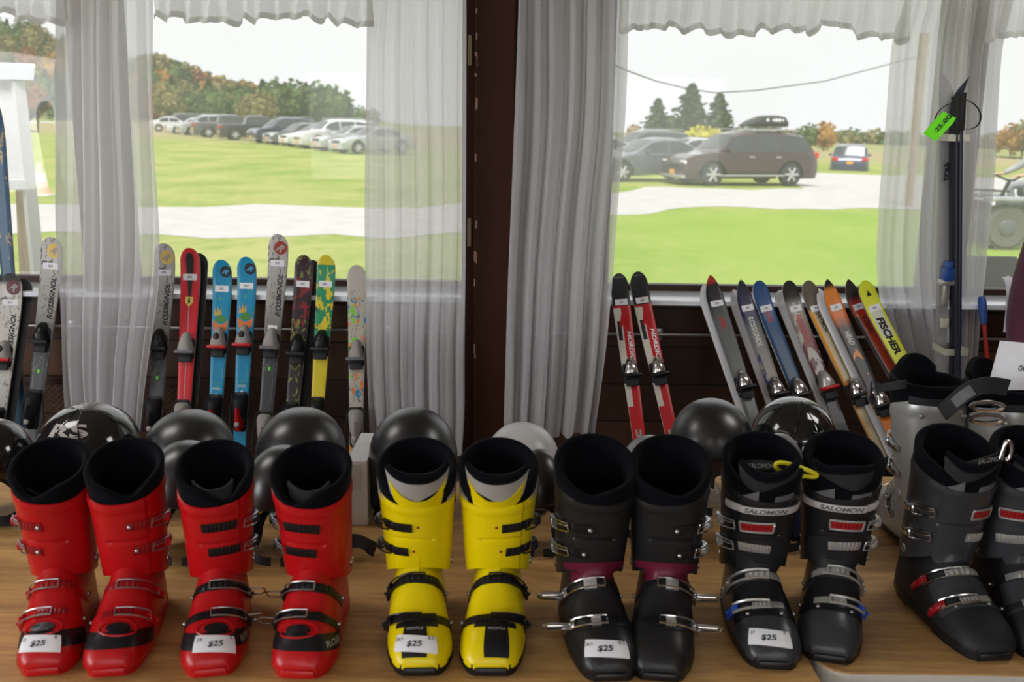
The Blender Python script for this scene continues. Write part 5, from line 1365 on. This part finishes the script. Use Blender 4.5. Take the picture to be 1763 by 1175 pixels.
def car(kind, m, label, group=None, detail=True, name='car'):
    K = KIND[kind]; root = empty(name, (0, 0, 0), label, 'car', group)
    L, Wd = K['L'], K['W']/2
    xs = sorted(set([L*i/40 for i in range(41)] + [q[0] for q in K['roof']]))
    rings = []
    for x in xs:
        zt = lin(K['roof'], x); e = min(x, L-x); wf = Wd*(1-.16*max(0, 1-e/.5)**2); bl = min(K['belt'], zt)
        zb = .24
        arch = 0
        for wx in K['wb']:
            if abs(x-wx) < K['wr']+.07: arch = max(arch, math.sqrt((K['wr']+.07)**2-(x-wx)**2)+K['wr'])
        zl = max(zb, arch)
        tl = .18*max(0, (zt-bl))/.65
        half = [(wf*.90, zl), (wf*.99, max(zl+.02, .45)), (wf, max(zl+.04, .62)), (wf*.985, max(bl-.02, zl+.05)), (wf*.95, bl), (wf*(.95-tl*1.0)-.0, bl+(zt-bl)*.85), (wf*(.86-tl*1.2), bl+(zt-bl)*.97+0), (0, zt+.02)]
        rg = [Vector((x, -y, z)) for y, z in half] + [Vector((x, y, z)) for y, z in half[-2::-1]]
        rings.append(rg)
    MB().loft(rings).build('body', m, root)
    def side_pt(x, z, s_, off=.008):
        zt = lin(K['roof'], x); bl = K['belt']; wf = Wd; t = max(0, min(1, (z-bl)/max(.01, (zt-bl)*.85))); tl = .18*max(0, (zt-bl))/.65
        return Vector((x, s_*(wf*.95-(wf*tl)*t+off), z))
    for s_ in (-1, 1):
        for (a, b_) in K['wins']:
            z0 = K['belt']+.03
            def zt_(x): return max(z0+.04, K['belt']+(lin(K['roof'], x)-K['belt'])*.82)
            n = 8; up = [side_pt(a+(b_-a)*i/n, zt_(a+(b_-a)*i/n), s_) for i in range(n+1)]; lo = [side_pt(a+(b_-a)*i/n, z0, s_) for i in range(n+1)]
            MB().loft([lo, up], closed=False).build('side_window', M['carglass'], root)
    def ends(x0, x1, name):
        n = 6; rg = []
        for i in range(n+1):
            x = x0+(x1-x0)*i/n; zt = lin(K['roof'], x)+.03; w = Wd*.70; rg.append([Vector((x+(.0), -w, zt-.03)), Vector((x, -w*.5, zt)), Vector((x, 0, zt+.004)), Vector((x, w*.5, zt)), Vector((x, w, zt-.03))])
        MB().loft(rg, closed=False).build(name, M['carglass'], root)
    if kind == 'suv': ends(1.22, 1.74, 'windscreen'); ends(4.28, 4.58, 'rear_window')
    elif kind == 'sedan': ends(1.42, 2.08, 'windscreen'); ends(3.15, 3.7, 'rear_window')
    else: ends(1.34, 1.82, 'windscreen'); ends(3.46, 3.585, 'rear_window')
    for s_ in (-1, 1):
        for wx in K['wb']:
            r_ = K['wr']; w = MB(); prof = [(r_*.62, -.02), (r_*.72, .0), (r_*.97, .0), (r_, .03), (r_, .19), (r_*.97, .22), (r_*.6, .22)]
            w.loft([[Vector((wx+rad*math.cos(a), s_*(Wd*1.0-d_), r_+rad*math.sin(a))) for a in [2*PI*k/24 for k in range(24)]] for rad, d_ in prof])
            wh = w.build('wheel', M['tyre'], root)
            h_ = MB(); h_.loft([[Vector((wx+rad*math.cos(a), s_*(Wd-d_), r_+rad*math.sin(a))) for a in [2*PI*k/24 for k in range(24)]] for rad, d_ in ((r_*.70, -.005), (r_*.64, -.012), (r_*.60, .05), (.02, .05))])
            for k in range(6):
                a = 2*PI*k/6; h_.tube([(wx, s_*(Wd+.012), r_), (wx+r_*.64*math.cos(a), s_*(Wd+.008), r_+r_*.64*math.sin(a))], .045, 6)
            h_.build('hubcap', M['rim'], wh)
    for s_ in (-1, 1):
        MB().box((.13, s_*Wd*.66, .74 if kind != 'sedan' else .64), (.22, .42, .15), .04).build('headlamp', M['lamp'], root)
        MB().box((L-.12, s_*Wd*.76, .98 if kind != 'sedan' else .86), (.22, .30, .20), .04).build('tail_lamp', M['tail'], root)
        MB().box((K['wins'][0][0]+.05, s_*(Wd+.06), K['belt']+.08), (.12, .16, .12), .03).build('wing_mirror', m, root)
    MB().box((-.005, 0, .42), (.03, .32, .16), .004).build('number_plate', M['plate'], root); MB().box((L, 0, .80 if kind != 'pickup' else .6), (.03, .32, .16), .004).build('number_plate', M['plate'], root)
    MB().box((.03, 0, .62), (.06, .9, .16), .02).build('grille', M['black'], root); MB().box((.02, 0, .30), (.10, Wd*1.7, .10), .02).build('bumper_trim', M['rim'], root)
    if kind == 'suv':
        for s_ in (-1, 1):
            MB().tube([(1.9, s_*.66, 1.73), (2.0, s_*.66, 1.78), (4.0, s_*.66, 1.78), (4.1, s_*.66, 1.71)], .018, 6).build('roof_rail', M['rim'], root)
            MB().box((2.35, s_*(Wd+.0), .34), (2.3, .05, .05), .01).build('sill_trim', M['rim'], root)
            for x in (2.3, 3.25): MB().box((x, s_*(Wd+.0), .92), (.20, .03, .035), .01).build('door_handle', M['rim'], root)
    return root
def park(c, px, Y, yaw, mid=True):
    p = ray(px, 300); x = p.x/p.y*Y
    K_ = 2.4; a = R(yaw); c.location = (x-math.cos(a)*K_, Y-math.sin(a)*K_, gz(x, Y)); c.rotation_euler = (0, 0, a); return c
# yaw 0: nose points to -x (left), flank to the camera
suv = car('suv', PNT['plum'], 'plum SUV with black roof box and yellow front plate, parked on the gravel'); park(suv, 1272, 33, 17)
rb = MB(); rg = []
for i in range(19):
    t = i/18; x = -1.0+2.0*t; h_ = lin([(0, .06), (.15, .20), (.45, .36), (.8, .38), (.95, .34), (1, .20)], t); w = .38*lin([(0, .55), (.2, .9), (.5, 1), (1, .9)], t)
    rg.append([Vector((x, w*superell(a, 3.0)[0], .0 + h_*(.5+.5*superell(a, 3.0)[1]))) for a in [2*PI*k/20 for k in range(20)]])
rb.loft(rg); box = rb.build('roof_box', M['black']); box.scale = (.76, 1, 1)
tag(box, 'black rooftop cargo box with white marks on top of the plum SUV', 'roof box')
cc = suv.matrix_basis if False else None
a = R(17); q = Vector((3.15, 0, 1.86)); box.location = suv.location+Vector((q.x*math.cos(a), q.x*math.sin(a), q.z)); box.rotation_euler = (0, 0, a)
b = MB()
for xx, r_ in ((-.05, .09), (.22, .07), (.36, .10), (.52, .10), (.68, .07)): b.box((xx, -.385, .22), (r_*1.3, .01, r_), .003)
b.build('white_marks', M['white'], box)
b = MB()
for xx in (-.55, .45): b.box((xx, 0, -.035), (.06, 1.2, .03), .01)
for xx in (-.55, .45):
    for s_ in (-.5, .5): b.box((xx, s_, -.02), (.08, .05, .05), .01)
o = MB().box((-.55, 0, -.03), (.06, 1.25, .03), .01).build('cross_bar', M['rubber'], box); o = MB().box((.45, 0, -.03), (.06, 1.25, .03), .01).build('cross_bar', M['rubber'], box)
park(car('sedan', PNT['slate'], 'slate grey sedan parked nose-left just left of the plum SUV'), 1120, 34.5, 20)
park(car('sedan', PNT['white'], 'white sedan half behind the dark curtain right of the post'), 1015, 38, 24)
park(car('sedan', PNT['silver'], 'silver car roof showing behind the slate grey sedan'), 1185, 45, 20)
park(car('suv', PNT['grey'], 'grey SUV roof showing behind the white sedan'), 1110, 50, 20)
fs = car('suv', PNT['navy'], 'small navy SUV seen from behind on the gravel at right'); fs.location = (ray(1462, 280).x/ray(1462, 280).y*56.5, 56.5, gz(20, 60)-.25); fs.rotation_euler = (0, 0, R(-108))
ROW = [(298, 97, 'sedan', 'white', 'white car with red tail lamp at the far left end of the parked row', 200), (332, 90.5, 'sedan', 'white', 'white sedan second from the left end of the parked row', 25), (356, 86, 'suv', 'silver', 'silver SUV third from the left end of the parked row', 30),
 (392, 80, 'pickup', 'grey', 'grey pickup truck, leftmost dark vehicle of the parked row', 205), (440, 74.4, 'pickup', 'black', 'black pickup truck in the middle of the parked row', 205), (490, 69, 'suv', 'navy', 'navy SUV in the middle of the parked row', 35),
 (517, 66, 'sedan', 'slate', 'dark slate sedan in front of the navy SUV', 35), (547, 63.2, 'sedan', 'white', 'white sedan beside the dark slate sedan in the parked row', 35), (576, 60.6, 'suv', 'white', 'white SUV towards the right of the parked row, beside the white sedan', 35),
 (607, 57.8, 'sedan', 'silver', 'silver sedan near the right end of the parked row', 35), (642, 55, 'sedan', 'silver', 'silver sedan at the curtain end of the parked row', 38), (596, 74, 'suv', 'white', 'white SUV in the second line behind the parked row', 30), (312, 112, 'suv', 'black', 'dark SUV behind the far left white cars', 30)]
for (px, Y, kd, pn, lb, yaw) in ROW:
    c = car(kd, PNT[pn], lb, 'cars parked in a row on the grass'); p = ray(px, 220); x = p.x/p.y*Y; a = R(yaw); Lh = KIND[kd]['L']/2
    c.location = (x-math.cos(a)*Lh, Y-math.sin(a)*Lh, gz(x, Y)); c.rotation_euler = (0, 0, a)
# --- trees
def foliage(name, rad, h, kind, m, seed, n=700, card=.5, trunk=True):
    """prototype meshes for crown and trunk"""
    rn = random.Random(seed); b = MB()
    for i in range(n):
        if kind == 'pine':
            t = rn.random()**1.2; z = h*(.10+.90*t); rr_ = rad*(1-t)**.75*(.75+.5*math.sin(t*28+seed)**2)*rn.uniform(.55, 1.05)
            a = rn.uniform(0, 2*PI); p = Vector((rr_*math.cos(a), rr_*math.sin(a), z-.15*rr_))
        else:
            while True:
                q = Vector((rn.uniform(-1, 1), rn.uniform(-1, 1), rn.uniform(-1, 1)))
                if .45 < q.length < 1: break
            q *= (1+.25*noise.noise(q*2.2+Vector((seed, 0, 0)))); p = Vector((q.x*rad, q.y*rad, h*.58+q.z*h*.42))
        s_ = card*rn.uniform(.6, 1.3); u = Vector((rn.gauss(0, 1), rn.gauss(0, 1), rn.gauss(0, .6))).normalized(); v = u.cross(Vector((rn.gauss(0, 1), rn.gauss(0, 1), rn.gauss(0, 1)))).normalized()
        b.add([p-u*s_*.5, p-v*s_*.35, p+u*s_*.5, p+v*s_*.35], [(0, 1, 2, 3)])
    if kind != 'pine':
        for i in range(7):
            a = rn.uniform(0, 6.28); b.sphere((rad*.4*math.cos(a), rad*.4*math.sin(a), h*(.45+.25*rn.random())), (rad*.45, rad*.45, h*.20), 10, 6)
    else:
        b.loft([[Vector((rad*.5*k_*math.cos(2*PI*j/9), rad*.5*k_*math.sin(2*PI*j/9), z)) for j in range(9)] for k_, z in ((1, h*.12), (.8, h*.4), (.4, h*.75), (.05, h*.97))])
    root = empty(name); b.build('crown', m, root, False)
    t = MB(); t.tube([(0, 0, -.6), (0, 0, h*.5), (0, 0, h*.85)], [h*.028, h*.018, h*.006], 8); t.build('trunk', M['darkwood'], root)
    return root
def leaf(n, c, c2): 
    m = mat(n, c, .9, spec=.05, c2=c2, vscale=.9); return m
LF = dict(pine=leaf('pine_needles', (.035, .065, .03), (.08, .12, .05)), green=leaf('green_leaves', (.07, .12, .04), (.14, .20, .07)), orange=leaf('orange_leaves', (.36, .17, .05), (.45, .28, .09)), pale=leaf('pale_autumn_leaves', (.17, .18, .08), (.30, .24, .10)), red=leaf('rust_red_leaves', (.30, .10, .05), (.36, .20, .08)), yellow=leaf('yellow_leaves', (.42, .40, .04), (.50, .46, .07)))
PR = {k: foliage('tree' if k != 'pine' else 'pine_tree', 3.6 if k != 'pine' else 3.2, 9 if k != 'pine' else 11, 'pine' if k == 'pine' else 'round', LF[k], i+1, 620, 1.05) for i, k in enumerate(('pine', 'green', 'orange', 'pale', 'red'))}
FIRST = {}
def tree(kind, x, y, s, label, group, zf=hillz, sz=1.0, wx=1.0):
    pr = PR[kind]
    o = pr if kind not in FIRST else copy_tree(pr)
    FIRST[kind] = 1
    z = zf(x, y) if y > 140 else gz(x, y)
    o.location = (x, y, z-.3); o.scale = (s*wx, s*wx, s*sz); o.rotation_euler = (0, 0, (x*7+y*3) % 6.28)
    return tag(o, label, 'tree', group)
def at_px(px, Y): p = ray(px, 220); return p.x/p.y*Y
rn = random.Random(21)
# two label-variants that are true of every tree of the kind
HL = dict(pine='dark green conifer among the wooded hillside at left', green='green leafy tree among the wooded hillside at left', orange='orange autumn tree among the wooded hillside at left', pale='pale yellow-green tree among the wooded hillside at left', red='rust red autumn tree among the wooded hillside at left')
for i in range(154):
    row = i//22; Y = 172+row*27+rn.uniform(-8, 8); px = -75+(i % 22)*25+rn.uniform(-9, 9)+(row % 2)*10
    if px > 455: continue
    k = rn.choices(['pine', 'green', 'orange', 'pale', 'red'], [3, 5, 1.1, 3.4, .8])[0]
    tree(k, at_px(px, Y), Y, rn.uniform(.8, 1.1)*(1.05 if k != 'pine' else .85)*(.62+.07*row), HL[k], 'trees of the wooded hillside, ' + k)
for i, px in enumerate((300, 330, 362, 395)):
    tree('green' if i % 2 else 'pine', at_px(px, 235), 235, .9, HL['green' if i % 2 else 'pine'], 'trees of the wooded hillside, ' + ('green' if i % 2 else 'pine'))
for i in range(30):
    px = 262+i*9.2; k = rn.choices(['orange', 'green', 'pale', 'red'], [2.2, 3, 3, 1])[0]; Y = 338+rn.uniform(-8, 14)
    tree(k, at_px(px, Y), Y, rn.uniform(.95, 1.2)*(1.15 if px < 430 else .95), HL[k], 'trees of the wooded hillside, ' + k, wx=1.2)
for i, (px, s) in enumerate(((432, .86), (455, .95), (478, 1.0), (503, .97), (528, .92), (552, .96), (578, .88), (598, .72), (618, .50), (640, .45), (466, .8), (515, .8), (565, .8))):
    Y = 205 + (14 if i > 9 else 0)
    tree('pine' if i % 3 == 1 else 'green', at_px(px, Y), Y, s*(.92 if i % 3 == 1 else 1.12), 'tree of the dense evergreen clump behind the parked row', 'evergreen clump behind the parked row', sz=.95)
for (px, Y, s, k, lb) in ((1131, 150, .60, 'pine', 'lone dark pine left of the tall pair, above the slate sedan'), (1188, 145, .78, 'pine', 'tallest pine above the slate sedan and yellow bush'), (1236, 140, .66, 'pine', 'spreading pine nearest the plum SUV roof'), (1160, 150, .5, 'green', 'low green tree between the two left pines'),
    (1392, 130, .40, 'green', 'green tree right of the roof box, behind the plum SUV'), (1421, 130, .44, 'orange', 'orange autumn tree between the plum SUV and the navy SUV'), (1745, 150, .55, 'orange', 'orange tree at the far right edge behind the quad bike'), (1765, 150, .6, 'pale', 'pale autumn tree at the far right edge'), (1725, 190, .5, 'orange', 'small distant orange tree beside the right curtain edge'), (1275, 150, .35, 'pale', 'low pale tree behind the windscreen of the plum SUV'), (1092, 150, .32, 'orange', 'small orange tree just right of the dark curtain')):
    tree(k, at_px(px, Y), Y, s, lb, None, wx=1.55 if k == 'pine' else 1.0)
yb = foliage('bush', 2.2, 2.4, 'round', LF['yellow'], 9, 300, .5); yb.location = (at_px(1215, 100), 100, gz(20, 100)); yb.scale = (1, 1, 1); tag(yb, 'low yellow-green bush behind the slate sedan', 'bush')
# distant tree line on the right
b = MB(); rn2 = random.Random(8)
hz_ = bpy.data.objects.new('x', None)
for i in range(30):
    x = at_px(1300+i*18, 330); o = copy_tree(PR['pale' if i % 3 else 'green']); o.location = (x, 330+rn2.uniform(-10, 10), hillz(x, 330)-4.5); o.scale = (1.6, 1.2, .85+.2*rn2.random()); tag(o, 'hazy tree of the low distant tree line at right', 'tree', 'low distant tree line')
# --- overhead wire
wire = MB(); wire.tube([(.35, 4.55, 2.98), atY(1020, 95, 16), atY(1080, 122, 16), atY(1130, 140, 16.2), atY(1180, 152, 16.5), atY(1230, 160, 17), atY(1300, 156, 18), atY(1420, 140, 20), atY(1590, 95, 24)], .010, 6)
wp = atY(1590, 95, 24); MB().tube([(wp.x, 24.08, -.5), (wp.x, 24.08, wp.z+.5)], .11, 10).build('pole_shaft', M['post'], tag(empty('utility_pole', (0, 0, 0)), 'wooden utility pole behind the sheer curtain at right, carrying the cable', 'pole'))
tag(wire.build('overhead_wire', M['rubber']), 'thin dark cable sagging across the sky in the right window', 'wire')
# --- notice board outside at far left
p0 = ray(20, 200); Yb = 6.0; xb = p0.x/p0.y*Yb
nb = empty('notice_board', (xb, Yb, -.05), 'white wooden notice board on timber posts outside the left window', 'notice board')
def lb_(px, py, dy=0): q = atY(px, py, Yb+dy); return Vector((q.x-xb, dy, q.z+.05))
b = MB(); b.tube([lb_(30, 140), lb_(48, 300), lb_(66, 480)+Vector((0, 0, 0)), lb_(66, 480)+(lb_(66, 480)-lb_(48, 300))*1.1], .045, 4); b.build('post', M['white'], nb, False)
b = MB(); q = [lb_(28, 318, .06), lb_(54, 318, .06)]; b.loft([[lb_(26, 318, .05), lb_(44, 318, .05), lb_(44, 318, .09), lb_(26, 318, .09)], [lb_(44, 700, .05), lb_(66, 700, .05), lb_(66, 700, .09), lb_(44, 700, .09)]]); b.build('timber_leg', M['post'], nb, False)
b = MB(); b.loft([[lb_(-150, 138), lb_(20, 134), lb_(40, 312), lb_(-150, 306)], [lb_(-150, 138, .03), lb_(20, 134, .03), lb_(40, 312, .03), lb_(-150, 306, .03)]]); b.build('panel', M['white'], nb, False)
b = MB(); b.loft([[lb_(-180, 104, -.05), lb_(60, 114, -.05), lb_(58, 138, -.05), lb_(-180, 132, -.05)], [lb_(-180, 100, .12), lb_(60, 110, .12), lb_(58, 136, .12), lb_(-180, 132, .12)]]); b.build('top_beam', M['sill'], nb, False)
b = MB(); b.box(lb_(30, 318, -.03), (.12, .03, .06), .004); b.build('bracket', M['white'], nb, False)
b = MB(); b.tube([lb_(-160, 300), lb_(-150, 760)], .045, 4); b.build('post', M['white'], nb, False)
# --- traffic cone
q = ray(70, 320); Yc = 23; cn = empty('traffic_cone', (q.x/q.y*Yc, Yc, gz(-11, Yc)), 'pale orange traffic cone on the grass left of the left curtain', 'cone')
b = MB(); b.loft([[Vector((r_*math.cos(2*PI*k/20), r_*math.sin(2*PI*k/20), z)) for k in range(20)] for r_, z in ((.22, .03), (.20, .05), (.05, .72), (.03, .74))]); b.build('cone_body', mat('faded_orange', (.80, .48, .34), .6), cn)
MB().box((0, 0, .015), (.5, .5, .03), .01).build('cone_base', M['white'], cn)
b = MB(); b.loft([[Vector((r_*math.cos(2*PI*k/20), r_*math.sin(2*PI*k/20), z)) for k in range(20)] for r_, z in ((.148, .30), (.104, .50))], cap0=False, cap1=False); b.build('white_collar', M['white'], cn)
# --- snow gun on the slope
q = ray(52, 200); Ys = 75; sg = empty('snow_gun', (q.x/q.y*Ys, Ys, gz(-35, Ys)), 'dark snow-making gun on a slanted frame far out at the left', 'snow gun')
b = MB(); b.tube([(.5, 0, 0), (.5, 0, 1.6)], .07, 8); b.tube([(-.6, 0, .3), (1.1, 0, 2.2)], .09, 8); b.tube([(-.6, 0, .3), (.5, 0, 0)], .06, 8); b.build('frame', M['rubber'], sg)
b = MB(); b.tube([(.7, 0, 1.75), (1.0, 0, 2.1), (1.5, 0, 2.5)], [.25, .28, .22], 12); b.build('barrel', M['rubber'], sg)
# --- quad bike with rider
q = ray(1768, 300); Ya = 15.5; qb = empty('quad_bike', (q.x/q.y*Ya, Ya, gz(8, Ya)), 'quad bike with chunky tyres parked outside behind the right window', 'quad bike')
M['camo'] = mat('pale_camouflage', (.55, .56, .58), .8, c2=(.16, .17, .20), vscale=7)
for x in (-.45, .72):
    for y in (-.5, .45):
        b = MB(); r_ = .33
        b.loft([[Vector((x+(rad+(.015*math.sin(k*PI))*(1 if rad > .3 else 0))*math.cos(2*PI*k/36), y+d_, r_+rad*math.sin(2*PI*k/36))) for k in range(36)] for rad, d_ in ((.15, 0), (.28, -.02), (.33, .02), (.335, .11), (.33, .20), (.28, .24), (.15, .22))])
        for k in range(16):
            a = 2*PI*k/16; b.box((x+.335*math.cos(a), y+.11, r_+.335*math.sin(a)), (.03, .2, .06), .004, Matrix.Rotation(-a, 4, 'Y'))
        w = b.build('wheel', mat('muddy_tyre', (.14, .13, .12), .9) if x < 0 and y < 0 else bpy.data.materials['muddy_tyre'], qb); MB().sphere((x, y+.0, r_), (.13, .03, .13), 16, 8).build('hub', M['midgrey'], w)
b = MB(); b.box((.15, 0, .62), (1.0, .5, .22), .08); b.build('body', M['midgrey'], qb)
for x in (-.45, .72):
    for y in (-.45, .45): MB().box((x, y, .76), (.66, .30, .06), .025).build('fender', M['camo'], qb)
MB().box((.30, 0, .84), (.75, .30, .16), .06).build('seat', M['black'], qb)
b = MB(); b.tube([(-.30, -.38, 1.08), (-.25, -.12, 1.02), (-.25, .12, 1.02), (-.30, .38, 1.08)], .018, 8); b.tube([(-.25, 0, 1.02), (-.38, 0, .7)], .03, 8); b.build('handlebar', M['rubber'], qb)
b = MB()
for y in (-.25, 0, .25): b.tube([(-.75, y, .86), (-.35, y, .86)], .012, 6)
b.tube([(-.75, -.3, .86), (-.75, .3, .86)], .012, 6); b.build('front_rack', M['rubber'], qb)
rd = empty('person', qb.location+Vector((.25, 0, 0)), 'rider in pale camouflage sitting on the quad bike outside', 'person')
rp_ = dict(pelvis=(0.05, 0, 1.0), waist=(.03, 0, 1.17), chest=(-.02, 0, 1.34), neck0=(-.05, 0, 1.50), neck=(-.06, 0, 1.56), head0=(-.07, 0, 1.62), head1=(-.075, 0, 1.69), head2=(-.07, 0, 1.76),
 shL=(-.03, -.19, 1.43), elL=(-.25, -.27, 1.22), wrL=(-.48, -.32, 1.10), paL=(-.54, -.33, 1.10), shR=(-.03, .19, 1.43), elR=(-.25, .27, 1.22), wrR=(-.48, .32, 1.10), paR=(-.54, .33, 1.10),
 hiL=(0, -.14, .98), knL=(-.36, -.27, .92), anL=(-.25, -.30, .48), toL=(-.40, -.31, .42), hiR=(0, .14, .98), knR=(-.36, .27, .92), anR=(-.25, .30, .48), toR=(-.40, .31, .42))
figure(rd, rp_, dict(skin=M['skin'], top=M['camo'], topname='jacket', leg=M['camo'])); face(rd, Vector((-.075, 0, 1.69)), (-1, 0, 0), M['skin'])
MB().sphere((-.07, 0, 1.73), (.125, .11, .11), 18, 12).build('cap', M['camo'], rd)
# --- dark padded chair back just outside the right window
q = atY(1725, 470, 4.75); M['chairblack'] = mat('black_chair_plastic', (.006, .006, .007), .7)
ch_ = empty('garden_chair', (q.x+.02, 4.85, -.05), 'dark plastic chair back showing outside above the right sill', 'chair')
b = MB(); rg = []
for i in range(9):
    z = .45+.68*i/8; w = .20-.04*(i/8)**3*2; rg.append([Vector((x*w, .03*i/8+.02*abs(x), z)) for x in (-1, -.5, 0, .5, 1)]+[Vector((x*w, .03*i/8+.05, z)) for x in (1, .5, 0, -.5, -1)])
b.loft(rg); b.build('backrest', M['chairblack'], ch_)
MB().box((0, -.2, .44), (.42, .44, .04), .015).build('seat', M['chairblack'], ch_)
for x in (-.18, .18):
    for y in (-.38, .0): MB().tube([(x, y, .43), (x*1.1, y*1.05, 0)], .018, 8).build('leg', M['chairblack'], ch_)
# roof over the room so that the sun stays outside
struct('roof', MB().box((0, 0, ZC+.32), (XR-XL+1.2, WY-YB+1.4, .2)), M['darkwood'])
